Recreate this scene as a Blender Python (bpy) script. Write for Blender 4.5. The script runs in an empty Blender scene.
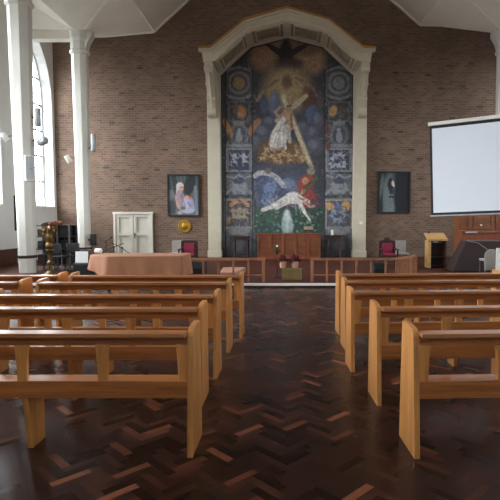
import bpy, bmesh, math, random
import numpy as np
from mathutils import Vector, Matrix, noise as mnoise
random.seed(7)
R = math.radians
scene = bpy.context.scene
col = scene.collection
PI = math.pi

# ------------------------------------------------------------------ camera
CAM_H, F = 1.65, 500.0
PITCH = math.atan(31 / F)
cam_d = bpy.data.cameras.new('camera')
cam = bpy.data.objects.new('camera', cam_d)
col.objects.link(cam)
cam.location = (0, 0, CAM_H)
cam.rotation_euler = (PI / 2 - PITCH, 0, 0)
cam_d.sensor_width = 36.0
cam_d.lens = 36.0 * F / 500.0
cam_d.shift_x = -37 / 500.0
cam_d.clip_end = 200
scene.camera = cam


def at(px, py, Y):
    """world point at depth Y seen at photo pixel (px, py)"""
    xc = (px - 287) / F
    yc = -(py - 250) / F
    yd = math.cos(PITCH) + yc * math.sin(PITCH)
    zd = -math.sin(PITCH) + yc * math.cos(PITCH)
    return Vector((xc / yd * Y, Y, CAM_H + zd / yd * Y))


# ------------------------------------------------------------------ colour / material helpers
def lin(c):
    c = c / 255.0
    return c / 12.92 if c <= 0.04045 else ((c + 0.055) / 1.055) ** 2.4


def rgb(r, g, b):
    return (lin(r), lin(g), lin(b), 1.0)


class NT:
    def __init__(self, name):
        self.m = bpy.data.materials.new(name)
        self.m.use_nodes = True
        self.t = self.m.node_tree
        self.n = self.t.nodes
        self.b = self.n['Principled BSDF']

    def node(self, typ, **kw):
        nd = self.n.new(typ)
        for k, v in kw.items():
            setattr(nd, k, v)
        return nd

    def link(self, a, b):
        self.t.links.new(a, b)

    def setin(self, sock, v):
        if hasattr(v, 'node'):
            self.link(v, sock)
        else:
            sock.default_value = v

    def math(self, op, a, b=None, c=None):
        nd = self.node('ShaderNodeMath', operation=op)
        self.setin(nd.inputs[0], a)
        if b is not None:
            self.setin(nd.inputs[1], b)
        if c is not None:
            self.setin(nd.inputs[2], c)
        return nd.outputs[0]

    def coord(self, out='Object'):
        return self.node('ShaderNodeTexCoord').outputs[out]

    def mapping(self, vec, scale=(1, 1, 1), rot=(0, 0, 0), loc=(0, 0, 0)):
        nd = self.node('ShaderNodeMapping')
        self.link(vec, nd.inputs['Vector'])
        nd.inputs['Scale'].default_value = scale
        nd.inputs['Rotation'].default_value = rot
        nd.inputs['Location'].default_value = loc
        return nd.outputs[0]

    def noise(self, vec, scale, detail=4.0, rough=0.55, out='Fac'):
        nd = self.node('ShaderNodeTexNoise')
        if vec is not None:
            self.link(vec, nd.inputs['Vector'])
        nd.inputs['Scale'].default_value = scale
        nd.inputs['Detail'].default_value = detail
        nd.inputs['Roughness'].default_value = rough
        return nd.outputs[out]

    def ramp(self, fac, stops):
        nd = self.node('ShaderNodeValToRGB')
        self.link(fac, nd.inputs[0])
        e = nd.color_ramp.elements
        while len(e) < len(stops):
            e.new(0.5)
        for el, (p, c) in zip(e, stops):
            el.position = p
            el.color = c
        return nd.outputs[0]

    def mix(self, fac, a, b, blend='MIX'):
        nd = self.node('ShaderNodeMix', data_type='RGBA', blend_type=blend)
        self.setin(nd.inputs[0], fac)
        self.setin(nd.inputs[6], a)
        self.setin(nd.inputs[7], b)
        return nd.outputs[2]

    def bump(self, h, strength=0.2, dist=0.01):
        nd = self.node('ShaderNodeBump')
        nd.inputs['Strength'].default_value = strength
        nd.inputs['Distance'].default_value = dist
        self.link(h, nd.inputs['Height'])
        self.link(nd.outputs[0], self.b.inputs['Normal'])

    def base(self, v):
        self.setin(self.b.inputs['Base Color'], v)

    def rough(self, v):
        self.setin(self.b.inputs['Roughness'], v)


def plain(name, c, rough=0.6, metal=0.0, var=0.12, scale=6.0, bump=0.0):
    t = NT(name)
    n = t.noise(t.coord(), scale, 4)
    d = tuple(x * (1 - var) for x in c[:3]) + (1,)
    l = tuple(min(1, x * (1 + var)) for x in c[:3]) + (1,)
    t.base(t.ramp(n, [(0.3, d), (0.7, l)]))
    t.rough(rough)
    t.b.inputs['Metallic'].default_value = metal
    if bump:
        t.bump(t.noise(t.coord(), scale * 12, 3), bump, 0.004)
    return t.m


def wood(name, dark, light, grain=(1.5, 22, 22), rough=0.38, coat=0.0, rnd=0.25):
    """grain runs along the axis with the small scale"""
    t = NT(name)
    co = t.coord()
    oi = t.node('ShaderNodeObjectInfo').outputs['Random']
    off = t.node('ShaderNodeVectorMath', operation='ADD')
    t.link(co, off.inputs[0])
    cx = t.node('ShaderNodeCombineXYZ')
    t.link(t.math('MULTIPLY', oi, 37.0), cx.inputs[0])
    t.link(t.math('MULTIPLY', oi, 11.0), cx.inputs[1])
    t.link(cx.outputs[0], off.inputs[1])
    v = t.mapping(off.outputs[0], grain)
    n = t.noise(v, 1.0, 6, 0.6)
    n2 = t.noise(t.mapping(off.outputs[0], tuple(g * 4 for g in grain)), 1.0, 3, 0.6)
    f = t.math('ADD', t.math('MULTIPLY', n, 0.75), t.math('MULTIPLY', n2, 0.25))
    c = t.ramp(f, [(0.3, dark), (0.7, light)])
    br = t.math('ADD', t.math('MULTIPLY', oi, rnd), 1.0 - rnd / 2)
    mx = t.node('ShaderNodeVectorMath', operation='SCALE')
    t.link(c, mx.inputs[0])
    t.link(br, mx.inputs[3])
    t.base(mx.outputs[0])
    t.rough(rough)
    if coat:
        t.b.inputs['Coat Weight'].default_value = coat
        t.b.inputs['Coat Roughness'].default_value = 0.2
    return t.m


# oak for the pews : along x, along z
OD, OL = rgb(124, 72, 34), rgb(182, 116, 62)
M = {}
M['oak_x'] = wood('oak_lengthwise', OD, OL, (1.2, 26, 26), 0.3, 0.35)
M['oak_z'] = wood('oak_upright', rgb(168, 108, 54), rgb(218, 154, 88), (22, 14, 1.1), 0.3, 0.35)
M['oak_rail'] = wood('brown_rail_oak', rgb(122, 78, 54), rgb(168, 112, 80), (4, 14, 4), 0.4)
M['mahogany'] = wood('mahogany', rgb(96, 46, 28), rgb(152, 80, 50), (18, 18, 1.5), 0.4)
M['dark_wood'] = wood('dark_wood', rgb(34, 19, 14), rgb(64, 36, 26), (10, 10, 2), 0.45)
M['organ_wood'] = wood('organ_wood', rgb(92, 50, 28), rgb(142, 84, 48), (2, 16, 14), 0.4)
M['pale_wood'] = wood('pale_wood', rgb(164, 124, 76), rgb(196, 154, 102), (2, 12, 12), 0.4)
M['dado'] = wood('dado_wood', rgb(62, 34, 26), rgb(92, 52, 40), (12, 12, 1.4), 0.4)
M['white'] = plain('white_paint', rgb(226, 224, 214), 0.55, 0, 0.03, 2.0)
M['door_paint'] = plain('door_paint', rgb(204, 198, 184), 0.5, 0, 0.03, 2.0)
M['cream'] = plain('cream_stone_paint', rgb(196, 186, 164), 0.6, 0, 0.06, 3.0)
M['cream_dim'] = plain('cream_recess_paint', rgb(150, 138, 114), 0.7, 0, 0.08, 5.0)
M['plaster'] = plain('white_plaster', rgb(240, 234, 222), 0.8, 0, 0.04, 1.2)
M['pier'] = plain('grey_white_plaster', rgb(216, 215, 210), 0.8, 0, 0.03, 1.5)
M['gilt'] = plain('gilt_edge', rgb(178, 128, 62), 0.45, 0.3, 0.15, 8)
M['black'] = plain('black_plastic', rgb(22, 22, 24), 0.6, 0, 0.1)
M['black_metal'] = plain('black_metal', rgb(36, 35, 36), 0.4, 0.4, 0.1)
M['grey_metal'] = plain('grey_metal', rgb(96, 96, 96), 0.5, 0.4, 0.1)
M['silver'] = plain('silver_grey', rgb(176, 178, 178), 0.4, 0.2, 0.08)
M['brass'] = plain('brass', rgb(196, 150, 62), 0.28, 0.9, 0.2, 9)
M['old_brass'] = plain('old_brass', rgb(112, 88, 52), 0.45, 0.75, 0.3, 12)
M['crimson'] = plain('crimson_fabric', rgb(128, 30, 56), 0.85, 0, 0.15, 14, 0.2)
M['grey_fabric'] = plain('grey_fabric', rgb(150, 142, 134), 0.9, 0, 0.08, 14, 0.2)
M['cloth'] = plain('brown_cloth', rgb(146, 96, 66), 0.75, 0, 0.08, 3, 0.1)
M['brown_cover'] = plain('dark_brown_cover', rgb(48, 31, 29), 0.8, 0, 0.12, 3, 0.1)
M['screen'] = plain('screen_fabric', rgb(228, 232, 240), 0.9, 0, 0.01, 1)
M['nosing'] = plain('white_nosing', rgb(222, 220, 216), 0.5, 0, 0.03)
M['pot'] = plain('pink_wrap', rgb(188, 140, 120), 0.6, 0, 0.1, 14)
M['red_leaf'] = plain('red_bract', rgb(92, 18, 26), 0.6, 0, 0.3, 20)
M['green_leaf'] = plain('green_leaf', rgb(46, 60, 36), 0.6, 0, 0.3, 20)
M['gold_cloth'] = plain('olive_gold_cloth', rgb(122, 106, 62), 0.7, 0, 0.15, 12, 0.2)
M['wax'] = plain('white_wax', rgb(228, 224, 212), 0.5, 0, 0.02)
M['paper'] = plain('white_paper', rgb(226, 226, 224), 0.8, 0, 0.02)
M['dark_stone'] = plain('dark_iron', rgb(46, 44, 46), 0.6, 0, 0.25, 10)
M['pinkish'] = plain('pale_carpet_wood', rgb(168, 122, 100), 0.7, 0, 0.1, 5)
M['chancel_wood'] = wood('chancel_boards', rgb(56, 29, 21), rgb(82, 44, 32), (1.5, 12, 3), 0.6)
M['chancel_wood'].node_tree.nodes['Principled BSDF'].inputs['Specular IOR Level'].default_value = 0.15


def make_brick():
    t = NT('brick')
    co = t.coord()
    sp = t.node('ShaderNodeSeparateXYZ')
    t.link(co, sp.inputs[0])
    cx = t.node('ShaderNodeCombineXYZ')
    t.link(t.math('ADD', sp.outputs[0], sp.outputs[1]), cx.inputs[0])
    t.link(sp.outputs[2], cx.inputs[1])
    bk = t.node('ShaderNodeTexBrick')
    t.link(cx.outputs[0], bk.inputs['Vector'])
    bk.inputs['Scale'].default_value = 1.0
    bk.inputs['Brick Width'].default_value = 0.235
    bk.inputs['Row Height'].default_value = 0.09
    bk.inputs['Mortar Size'].default_value = 0.012
    bk.inputs['Mortar Smooth'].default_value = 0.3
    bk.inputs['Bias'].default_value = -0.1
    bk.inputs['Color1'].default_value = rgb(120, 94, 78)
    bk.inputs['Color2'].default_value = rgb(94, 72, 59)
    bk.inputs['Mortar'].default_value = rgb(122, 106, 92)
    n = t.noise(cx.outputs[0], 1.1, 5, 0.6)
    c = t.mix(1.0, bk.outputs['Color'], t.ramp(n, [(0.3, (0.8, 0.79, 0.78, 1)), (0.7, (1.1, 1.08, 1.06, 1))]), 'MULTIPLY')
    t.base(c)
    t.rough(0.85)
    t.bump(bk.outputs['Fac'], -0.35, 0.01)
    return t.m


def make_parquet():
    """herringbone oak-block floor, blocks 0.28 x 0.07 m laid at 45 degrees to the aisle"""
    t = NT('herringbone_parquet')
    co = t.coord()
    sp = t.node('ShaderNodeSeparateXYZ')
    t.link(co, sp.inputs[0])
    x, y = sp.outputs[0], sp.outputs[1]
    W = 0.064
    u = t.math('MULTIPLY', t.math('ADD', x, y), 0.70711 / W)
    v = t.math('MULTIPLY', t.math('SUBTRACT', y, x), 0.70711 / W)
    i, j = t.math('FLOOR', u), t.math('FLOOR', v)
    k = t.math('FLOORED_MODULO', t.math('ADD', t.math('SUBTRACT', i, j), 0.001), 8.0)
    k = t.math('FLOOR', k)
    hz = t.math('LESS_THAN', k, 3.5)
    ids_x = t.math('SUBTRACT', i, t.math('MULTIPLY', k, hz))
    nhz = t.math('SUBTRACT', 1.0, hz)
    ids_y = t.math('SUBTRACT', j, t.math('MULTIPLY', t.math('SUBTRACT', 7.0, k), nhz))
    ul, vl = t.math('SUBTRACT', u, ids_x), t.math('SUBTRACT', v, ids_y)
    along = t.math('ADD', t.math('MULTIPLY', ul, hz), t.math('MULTIPLY', vl, nhz))
    across = t.math('ADD', t.math('MULTIPLY', vl, hz), t.math('MULTIPLY', ul, nhz))
    e1 = t.math('MINIMUM', across, t.math('SUBTRACT', 1.0, across))
    e2 = t.math('MINIMUM', along, t.math('SUBTRACT', 4.0, along))
    edge = t.math('LESS_THAN', t.math('MINIMUM', e1, e2), 0.035)
    cid = t.node('ShaderNodeCombineXYZ')
    t.link(ids_x, cid.inputs[0])
    t.link(ids_y, cid.inputs[1])
    t.link(hz, cid.inputs[2])
    wn = t.node('ShaderNodeTexWhiteNoise', noise_dimensions='3D')
    t.link(cid.outputs[0], wn.inputs['Vector'])
    rv = wn.outputs['Value']
    c = t.ramp(rv, [(0.0, rgb(34, 17, 12)), (0.62, rgb(52, 27, 19)), (0.87, rgb(68, 36, 26)), (0.95, rgb(98, 54, 37)), (1.0, rgb(140, 84, 58))])
    gv = t.node('ShaderNodeCombineXYZ')
    t.link(t.math('MULTIPLY', along, 0.9), gv.inputs[0])
    t.link(t.math('MULTIPLY', across, 7.0), gv.inputs[1])
    t.link(t.math('MULTIPLY', rv, 91.0), gv.inputs[2])
    g = t.noise(gv.outputs[0], 1.0, 4, 0.6)
    c = t.mix(1.0, c, t.ramp(g, [(0.25, (0.6, 0.6, 0.6, 1)), (0.75, (1.25, 1.25, 1.25, 1))]), 'MULTIPLY')
    c = t.mix(edge, c, rgb(16, 10, 8))
    # worn lighter area towards the chancel step
    t.base(c)
    big = t.noise(co, 0.7, 3, 0.6)
    rr = t.math('ADD', t.math('MULTIPLY', big, 0.16), t.math('MULTIPLY', rv, 0.12))
    t.rough(t.math('ADD', rr, 0.17))
    t.b.inputs['Specular IOR Level'].default_value = 0.3
    t.bump(t.math('ADD', t.math('MULTIPLY', rv, 0.6), t.math('MULTIPLY', edge, -1.0)), 0.12, 0.004)
    return t.m


M['brick'] = make_brick()
M['clinker'] = plain('burnt_clinker_brick', rgb(74, 58, 50), 0.8, 0, 0.2, 20)
M['parquet'] = make_parquet()


def pane_mat(name):
    """thin clear glass: daylight passes, a little is mirrored"""
    t = NT(name)
    tr = t.node('ShaderNodeBsdfTransparent')
    n = t.noise(t.coord(), 2.0, 2)
    t.link(t.ramp(n, [(0.3, (.86, .89, .9, 1)), (0.7, (.95, .97, .97, 1))]), tr.inputs[0])
    gl = t.node('ShaderNodeBsdfGlossy')
    gl.inputs['Roughness'].default_value = .05
    fr = t.node('ShaderNodeMixShader')
    fr.inputs[0].default_value = .06
    t.link(tr.outputs[0], fr.inputs[1])
    t.link(gl.outputs[0], fr.inputs[2])
    t.link(fr.outputs[0], t.n['Material Output'].inputs['Surface'])
    return t.m


M['glass'] = pane_mat('window_glass')


def paint_mat(name, rough=0.7):
    t = NT(name)
    a = t.node('ShaderNodeAttribute', attribute_name='Col')
    t.base(a.outputs['Color'])
    t.rough(rough)
    return t.m


M['paint'] = paint_mat('painted_surface')


# ------------------------------------------------------------------ mesh builder
class MB:
    def __init__(self, off=(0, 0, 0)):
        self.v, self.f, self.mi = [], [], []
        self.off = Vector(off)
        self.cur = 0

    def add(self, vs, fs):
        b = len(self.v)
        self.v += [Vector(p) - self.off for p in vs]
        for f in fs:
            self.f.append([b + i for i in f])
            self.mi.append(self.cur)

    def box(self, x0, x1, y0, y1, z0, z1):
        self.add([(x0, y0, z0), (x1, y0, z0), (x1, y1, z0), (x0, y1, z0), (x0, y0, z1), (x1, y0, z1), (x1, y1, z1), (x0, y1, z1)],
                 [(0, 3, 2, 1), (4, 5, 6, 7), (0, 1, 5, 4), (1, 2, 6, 5), (2, 3, 7, 6), (3, 0, 4, 7)])
        return self

    def prism(self, poly, axis, a, b):
        """extrude a 2D polygon; axis x: poly=(y,z), axis y: poly=(x,z), axis z: poly=(x,y)"""
        def p3(p, w):
            return {'x': (w, p[0], p[1]), 'y': (p[0], w, p[1]), 'z': (p[0], p[1], w)}[axis]
        n = len(poly)
        vs = [p3(p, a) for p in poly] + [p3(p, b) for p in poly]
        fs = [tuple(range(n - 1, -1, -1)), tuple(range(n, 2 * n))]
        fs += [(i, (i + 1) % n, n + (i + 1) % n, n + i) for i in range(n)]
        self.add(vs, fs)
        return self

    def beam(self, p, q, w, h, up=(0, 0, 1)):
        """rectangular bar from p to q, w across, h along up"""
        p, q = Vector(p), Vector(q)
        d = (q - p).normalized()
        s = d.cross(Vector(up))
        if s.length < 1e-4:
            s = d.cross(Vector((0, 1, 0)))
        s.normalize()
        u = s.cross(d).normalized()
        vs = []
        for e in (p, q):
            for a, b in ((-1, -1), (1, -1), (1, 1), (-1, 1)):
                vs.append(e + s * (a * w / 2) + u * (b * h / 2))
        self.add(vs, [(0, 1, 2, 3), (7, 6, 5, 4), (0, 4, 5, 1), (1, 5, 6, 2), (2, 6, 7, 3), (3, 7, 4, 0)])
        return self

    def tube(self, pts, r, n=8):
        pts = [Vector(p) for p in pts]
        vs, fs = [], []
        up = Vector((0.13, 0.31, 1)).normalized()
        for i, p in enumerate(pts):
            d = (pts[min(i + 1, len(pts) - 1)] - pts[max(i - 1, 0)]).normalized()
            s = d.cross(up)
            if s.length < 1e-3:
                s = d.cross(Vector((1, 0, 0)))
            s.normalize()
            u = s.cross(d)
            rr = r[i] if isinstance(r, (list, tuple)) else r
            for k in range(n):
                a = 2 * PI * k / n
                vs.append(p + s * (math.cos(a) * rr) + u * (math.sin(a) * rr))
        m = len(pts)
        for i in range(m - 1):
            for k in range(n):
                fs.append((i * n + k, i * n + (k + 1) % n, (i + 1) * n + (k + 1) % n, (i + 1) * n + k))
        fs.append(tuple(range(n - 1, -1, -1)))
        fs.append(tuple((m - 1) * n + k for k in range(n)))
        self.add(vs, fs)
        return self

    def lathe(self, prof, c=(0, 0, 0), n=20, axis='z', a0=0.0):
        vs, fs = [], []
        for r, z in prof:
            for k in range(n):
                a = a0 + 2 * PI * k / n
                p = (r * math.cos(a), r * math.sin(a), z)
                if axis == 'y':
                    p = (p[0], p[2], p[1])
                elif axis == 'x':
                    p = (p[2], p[0], p[1])
                vs.append((p[0] + c[0], p[1] + c[1], p[2] + c[2]))
        m = len(prof)
        for i in range(m - 1):
            for k in range(n):
                fs.append((i * n + k, i * n + (k + 1) % n, (i + 1) * n + (k + 1) % n, (i + 1) * n + k))
        fs.append(tuple(range(n - 1, -1, -1)))
        fs.append(tuple((m - 1) * n + k for k in range(n)))
        self.add(vs, fs)
        return self

    def ell(self, c, r, n=14, rot=None):
        vs, fs = [], []
        m = n // 2
        for i in range(m + 1):
            th = PI * i / m
            for k in range(n):
                a = 2 * PI * k / n
                st = max(math.sin(th), 0.02)
                p = Vector((r[0] * st * math.cos(a), r[1] * st * math.sin(a), r[2] * math.cos(th)))
                if rot is not None:
                    p = rot @ p
                vs.append(p + Vector(c))
        for i in range(m):
            for k in range(n):
                fs.append((i * n + k, i * n + (k + 1) % n, (i + 1) * n + (k + 1) % n, (i + 1) * n + k))
        fs.append(tuple(range(n)))
        fs.append(tuple(m * n + k for k in range(n)))
        self.add(vs, fs)
        return self

    def poly(self, pts):
        self.add(pts, [tuple(range(len(pts)))])
        return self

    def build(self, name, mats, parent=None, bevel=0.0, smooth=False, recalc=True, seg=2):
        me = bpy.data.meshes.new(name)
        bm = bmesh.new()
        bv = [bm.verts.new(p) for p in self.v]
        for f, mi in zip(self.f, self.mi):
            try:
                fc = bm.faces.new([bv[i] for i in f])
                fc.material_index = mi
            except ValueError:
                pass
        if recalc:
            bmesh.ops.recalc_face_normals(bm, faces=bm.faces)
        if bevel > 0:
            es = [e for e in bm.edges if len(e.link_faces) == 2 and e.calc_face_angle(0) > R(25)]
            bmesh.ops.bevel(bm, geom=es, offset=bevel, segments=seg, profile=0.6, affect='EDGES', clamp_overlap=True)
        bm.to_mesh(me)
        bm.free()
        if smooth:
            for p in me.polygons:
                p.use_smooth = True
            me.set_sharp_from_angle(angle=R(40))
        if not isinstance(mats, (list, tuple)):
            mats = [mats]
        for m in mats:
            me.materials.append(m)
        o = bpy.data.objects.new(name, me)
        col.objects.link(o)
        if parent is not None:
            o.parent = parent
        return o


def thing(name, label, cat, loc=(0, 0, 0), rz=0.0, group=None):
    o = bpy.data.objects.new(name, None)
    o.empty_display_size = 0.1
    col.objects.link(o)
    o.location = loc
    o.rotation_euler = (0, 0, rz)
    tag(o, label, cat, group)
    return o


def tag(o, label, cat, group=None):
    o['label'] = label
    o['category'] = cat
    if group:
        o['group'] = group
    return o


def struct(o):
    o['kind'] = 'structure'
    return o


def dup(root, loc, rz, label, group=None):
    r = root.copy()
    col.objects.link(r)
    r.location = loc
    r.rotation_euler = (0, 0, rz)
    r['label'] = label
    if group:
        r['group'] = group
    for ch in list(root.children):
        c = ch.copy()
        col.objects.link(c)
        c.parent = r
        for g in list(ch.children):
            d = g.copy()
            col.objects.link(d)
            d.parent = c
    return r


# ================================================================== SETTING
WALL_Y = 20.5          # altar wall
WX = 9.4               # side walls
BACK_Y = -5.0
CX, CXR = 7.5, 7.9      # column lines
COLS_Y = [18.5, 14.4, 10.3, 6.2, 2.1, -2.0]
STEP_Y = 11.95
PLAT = 0.1

struct(MB().box(-WX - .5, WX + .5, BACK_Y - .3, WALL_Y + .3, -0.12, 0.0).build('floor', M['parquet']))
struct(MB().box(-WX, WX, STEP_Y + .02, WALL_Y, 0.0, PLAT).build('chancel_floor', M['chancel_wood']))
struct(MB().box(-WX, WX, STEP_Y, STEP_Y + .06, 0.045, PLAT + .004).build('trim_1', M['nosing'], bevel=0.006))

# altar wall with projecting burnt bricks
w = MB()
w.box(-WX - .5, WX + .5, WALL_Y, WALL_Y + .3, 0, 14.6)
w.cur = 1
spots = [(122, 95), (131, 110), (133, 138), (124, 152), (143, 143), (165, 151), (145, 180), (128, 192), (150, 206), (126, 206),
         (112, 124), (155, 120), (172, 96), (185, 128), (195, 150), (157, 171), (176, 78), (140, 70), (198, 108), (106, 168), (118, 178),
         (405, 88), (428, 76), (396, 75), (418, 104), (441, 91), (463, 87), (480, 108), (452, 120), (386, 110), (400, 132), (412, 150),
         (390, 156), (420, 160), (383, 140), (376, 95), (420, 180), (424, 200), (449, 68), (471, 64), (62, 118), (64, 150), (60, 176)]
for px, py in spots:
    p = at(px, py, WALL_Y)
    z = round(p.z / 0.09) * 0.09
    w.box(p.x - .11, p.x + .11, WALL_Y - .02, WALL_Y + .02, z + .006, z + .084)
struct(w.build('wall_altar', [M['brick'], M['clinker']]))
EW = (-1.3, 1.3, 4.4, 6.6)      # entrance window
we = MB()
for q in ((-WX - .5, EW[0], 0, 14.6), (EW[1], WX + .5, 0, 14.6), (EW[0], EW[1], 0, EW[2]), (EW[0], EW[1], EW[3], 14.6)):
    we.box(q[0], q[1], BACK_Y - .3, BACK_Y, q[2], q[3])
struct(we.build('wall_entrance', M['plaster']))

# side walls with pointed window openings
WIN_W, SILL, SPRING, APEX = 2.8, 2.13, 6.3, 8.7
win_cy = [18.9 - 3.7 * k for k in range(5)]          # window centres
REC = 0.42                                            # depth of the reveal


def arch_pts(c, n=10):
    """pointed arch outline from left spring to right spring, (y,z)"""
    hw = WIN_W / 2
    h = APEX - SPRING
    rad = (hw * hw + h * h) / (2 * hw)
    pts = []
    amax = math.atan2(h, rad - hw)
    amax = math.asin(min(1, h / rad))
    for i in range(n + 1):
        a = amax * i / n
        pts.append((c - hw + rad - rad * math.cos(a), SPRING + rad * math.sin(a)))
    right = [(2 * c - y, z) for y, z in pts[::-1][1:]]
    return pts + right


def side_wall(sgn, name):
    X = sgn * WX
    XO = sgn * (WX + REC)
    m = MB()
    edges = []
    ys = sorted(win_cy)
    y = BACK_Y
    for c in ys:
        a, b = c - WIN_W / 2, c + WIN_W / 2
        m.poly([(X, y, 0), (X, a, 0), (X, a, 10.2), (X, y, 10.2)])
        m.poly([(X, a, 0), (X, b, 0), (X, b, SILL), (X, a, SILL)])
        ar = arch_pts(c)
        for (y0, z0), (y1, z1) in zip(ar, ar[1:]):
            m.poly([(X, y0, z0), (X, y1, z1), (X, y1, 10.2), (X, y0, 10.2)])
        prof = [(a, SILL)] + ar + [(b, SILL)]
        cc = Vector((0, c, 4.5))
        for (y0, z0), (y1, z1) in zip(prof, prof[1:] + prof[:1]):
            def sq(yy):
                return c + (yy - c) * 0.93
            m.poly([(X, y0, z0), (X, y1, z1), (XO, sq(y1), z1), (XO, sq(y0), z0)])
        y = b
    m.poly([(X, y, 0), (X, WALL_Y, 0), (X, WALL_Y, 10.2), (X, y, 10.2)])
    struct(m.build(name, M['pier'], recalc=False))


side_wall(-1, 'wall_left')
side_wall(1, 'wall_right')


def window(idx, sgn, c, pane):
    XO = sgn * (WX + REC - 0.02)
    root = bpy.data.objects.new('window_%d' % idx, None)
    col.objects.link(root)
    root.location = (sgn * (WX + REC), c, SILL)
    struct(root)
    off = root.location
    ar = arch_pts(c)
    s = 0.94
    out = [(c - WIN_W / 2 * s, SILL)] + [(c + (y - c) * s, z) for y, z in ar] + [(c + WIN_W / 2 * s, SILL)]
    m = MB(off)
    m.poly([(XO + sgn * 0.03, y, z) for y, z in out])
    m.build('pane', pane, root)
    fr = MB(off)
    for (y0, z0), (y1, z1) in zip(out, out[1:] + out[:1]):
        fr.beam((XO, y0, z0), (XO, y1, z1), 0.1, 0.1, up=(1, 0, 0))
    fr.build('window_frame', M['silver'], root)
    for dy in (-WIN_W / 6, WIN_W / 6):
        mu = MB(off)
        mu.box(XO - .09, XO + .09, c + dy - .08, c + dy + .08, SILL, SPRING + 1.15)
        # curved head of the tracery
        q = [(XO, c + dy, SPRING + 1.15), (XO, c + dy * .8, SPRING + 1.6), (XO, c + dy * .35, SPRING + 2.0)]
        mu.tube(q, 0.08, 6)
        mu.build('mullion', M['dark_stone'], root)
    tr = MB(off)
    for z in [SILL + 1.0 * k for k in range(1, 6)]:
        tr.box(XO - .03, XO + .03, c - WIN_W / 2 * .94, c + WIN_W / 2 * .94, z - .03, z + .03)
    tr.build('glazing_bar', M['grey_metal'], root)
    si = MB(off)
    si.box(sgn * (WX - .06), sgn * (WX + REC), c - WIN_W / 2 * .99, c + WIN_W / 2 * .99, SILL - .05, SILL + .012)
    si.build('window_sill', M['white'], root)


for i, c in enumerate(win_cy):
    window(i + 1, -1, c, M['glass'])
for i, c in enumerate(win_cy):
    window(i + 1 + len(win_cy), 1, c, M['glass'])

wn = bpy.data.objects.new('window_%d' % (2 * len(win_cy) + 1), None)
col.objects.link(wn)
wn.location = (0, BACK_Y - .2, EW[2])
struct(wn)
wo = wn.location
m = MB(wo)
m.poly([(EW[0], BACK_Y - .2, EW[2]), (EW[1], BACK_Y - .2, EW[2]), (EW[1], BACK_Y - .2, EW[3]), (EW[0], BACK_Y - .2, EW[3])])
m.build('pane', M['glass'], wn)
m = MB(wo)
for q in ((EW[0], EW[1], EW[2], EW[2] + .1), (EW[0], EW[1], EW[3] - .1, EW[3]), (EW[0], EW[0] + .1, EW[2] + .1, EW[3] - .1), (EW[1] - .1, EW[1], EW[2] + .1, EW[3] - .1)):
    m.box(q[0], q[1], BACK_Y - .24, BACK_Y - .14, q[2], q[3])
m.build('window_frame', M['silver'], wn)
for xx in (-.43, .43):
    m = MB(wo)
    m.box(xx - .05, xx + .05, BACK_Y - .24, BACK_Y - .14, EW[2] + .1, EW[3] - .1)
    m.build('mullion', M['grey_metal'], wn)

# dado panelling along the side walls
for sgn, nm in ((-1, 'baseboard_left'), (1, 'baseboard_right')):
    b = MB()
    x0, x1 = sorted((sgn * WX, sgn * (WX - .05)))
    b.box(x0, x1, BACK_Y, 17.3, 0.0, 0.60)
    x0, x1 = sorted((sgn * WX, sgn * (WX - .08)))
    b.box(x0, x1, BACK_Y, 17.3, 0.60, 0.64)
    struct(b.build(nm, M['dado'], bevel=0.004))

# folded plaster ceiling
ce = MB()
ZC = 8.3     # top of capitals
ZM = 9.15    # long crease
MX = 5.3
nodes_y = [WALL_Y] + COLS_Y + [BACK_Y]
for s in (-1, 1):
    CX_ = CX if s < 0 else CXR
    wc = (s * MX, WALL_Y, 9.15 if s < 0 else 9.42)
    wa = (s * 7.3, WALL_Y, 8.97 if s < 0 else 9.38)
    we_ = (s * (WX + .05), WALL_Y, wa[2])
    c0 = (s * CX_, COLS_Y[0], ZC)
    cr = []       # crease nodes
    mids = [(a + b) / 2 for a, b in zip(COLS_Y, COLS_Y[1:])]
    Ms = [(s * MX, y, ZM) for y in mids]
    Ns = [(s * (WX + .05), y, 9.2) for y in mids]
    Cs = [(s * CX_, y, ZC) for y in COLS_Y]
    Es = [(s * (WX + .05), y, 8.35) for y in COLS_Y]
    ce.poly([Cs[0], wa, wc])
    ce.poly([Cs[0], wc, Ms[0]])
    ce.poly([Cs[0], wa, we_])
    ce.poly([Cs[0], we_, Es[0]])
    for k in range(len(mids)):
        ce.poly([Cs[k], Ms[k], Cs[k + 1]])
        ce.poly([Cs[k], Ns[k], Cs[k + 1]])
        ce.poly([Cs[k], Es[k], Ns[k]])
        ce.poly([Cs[k + 1], Ns[k], Es[k + 1]])
        if k + 1 < len(mids):
            ce.poly([Cs[k + 1], Ms[k], Ms[k + 1]])
    last = Cs[-1]
    ce.poly([last, Ms[-1], (s * MX, BACK_Y, ZM), (s * CX_, BACK_Y, ZC)])
    ce.poly([last, Es[-1], (s * (WX + .05), BACK_Y, 8.35), (s * CX_, BACK_Y, ZC)])
    # main roof slopes
    ce.poly([wc, Ms[0], (s * MX, BACK_Y, ZM), (0, BACK_Y, 13.85), (0, WALL_Y, 13.85)])
ce.cur = 0
struct(ce.build('ceiling', M['plaster'], recalc=False))
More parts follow.
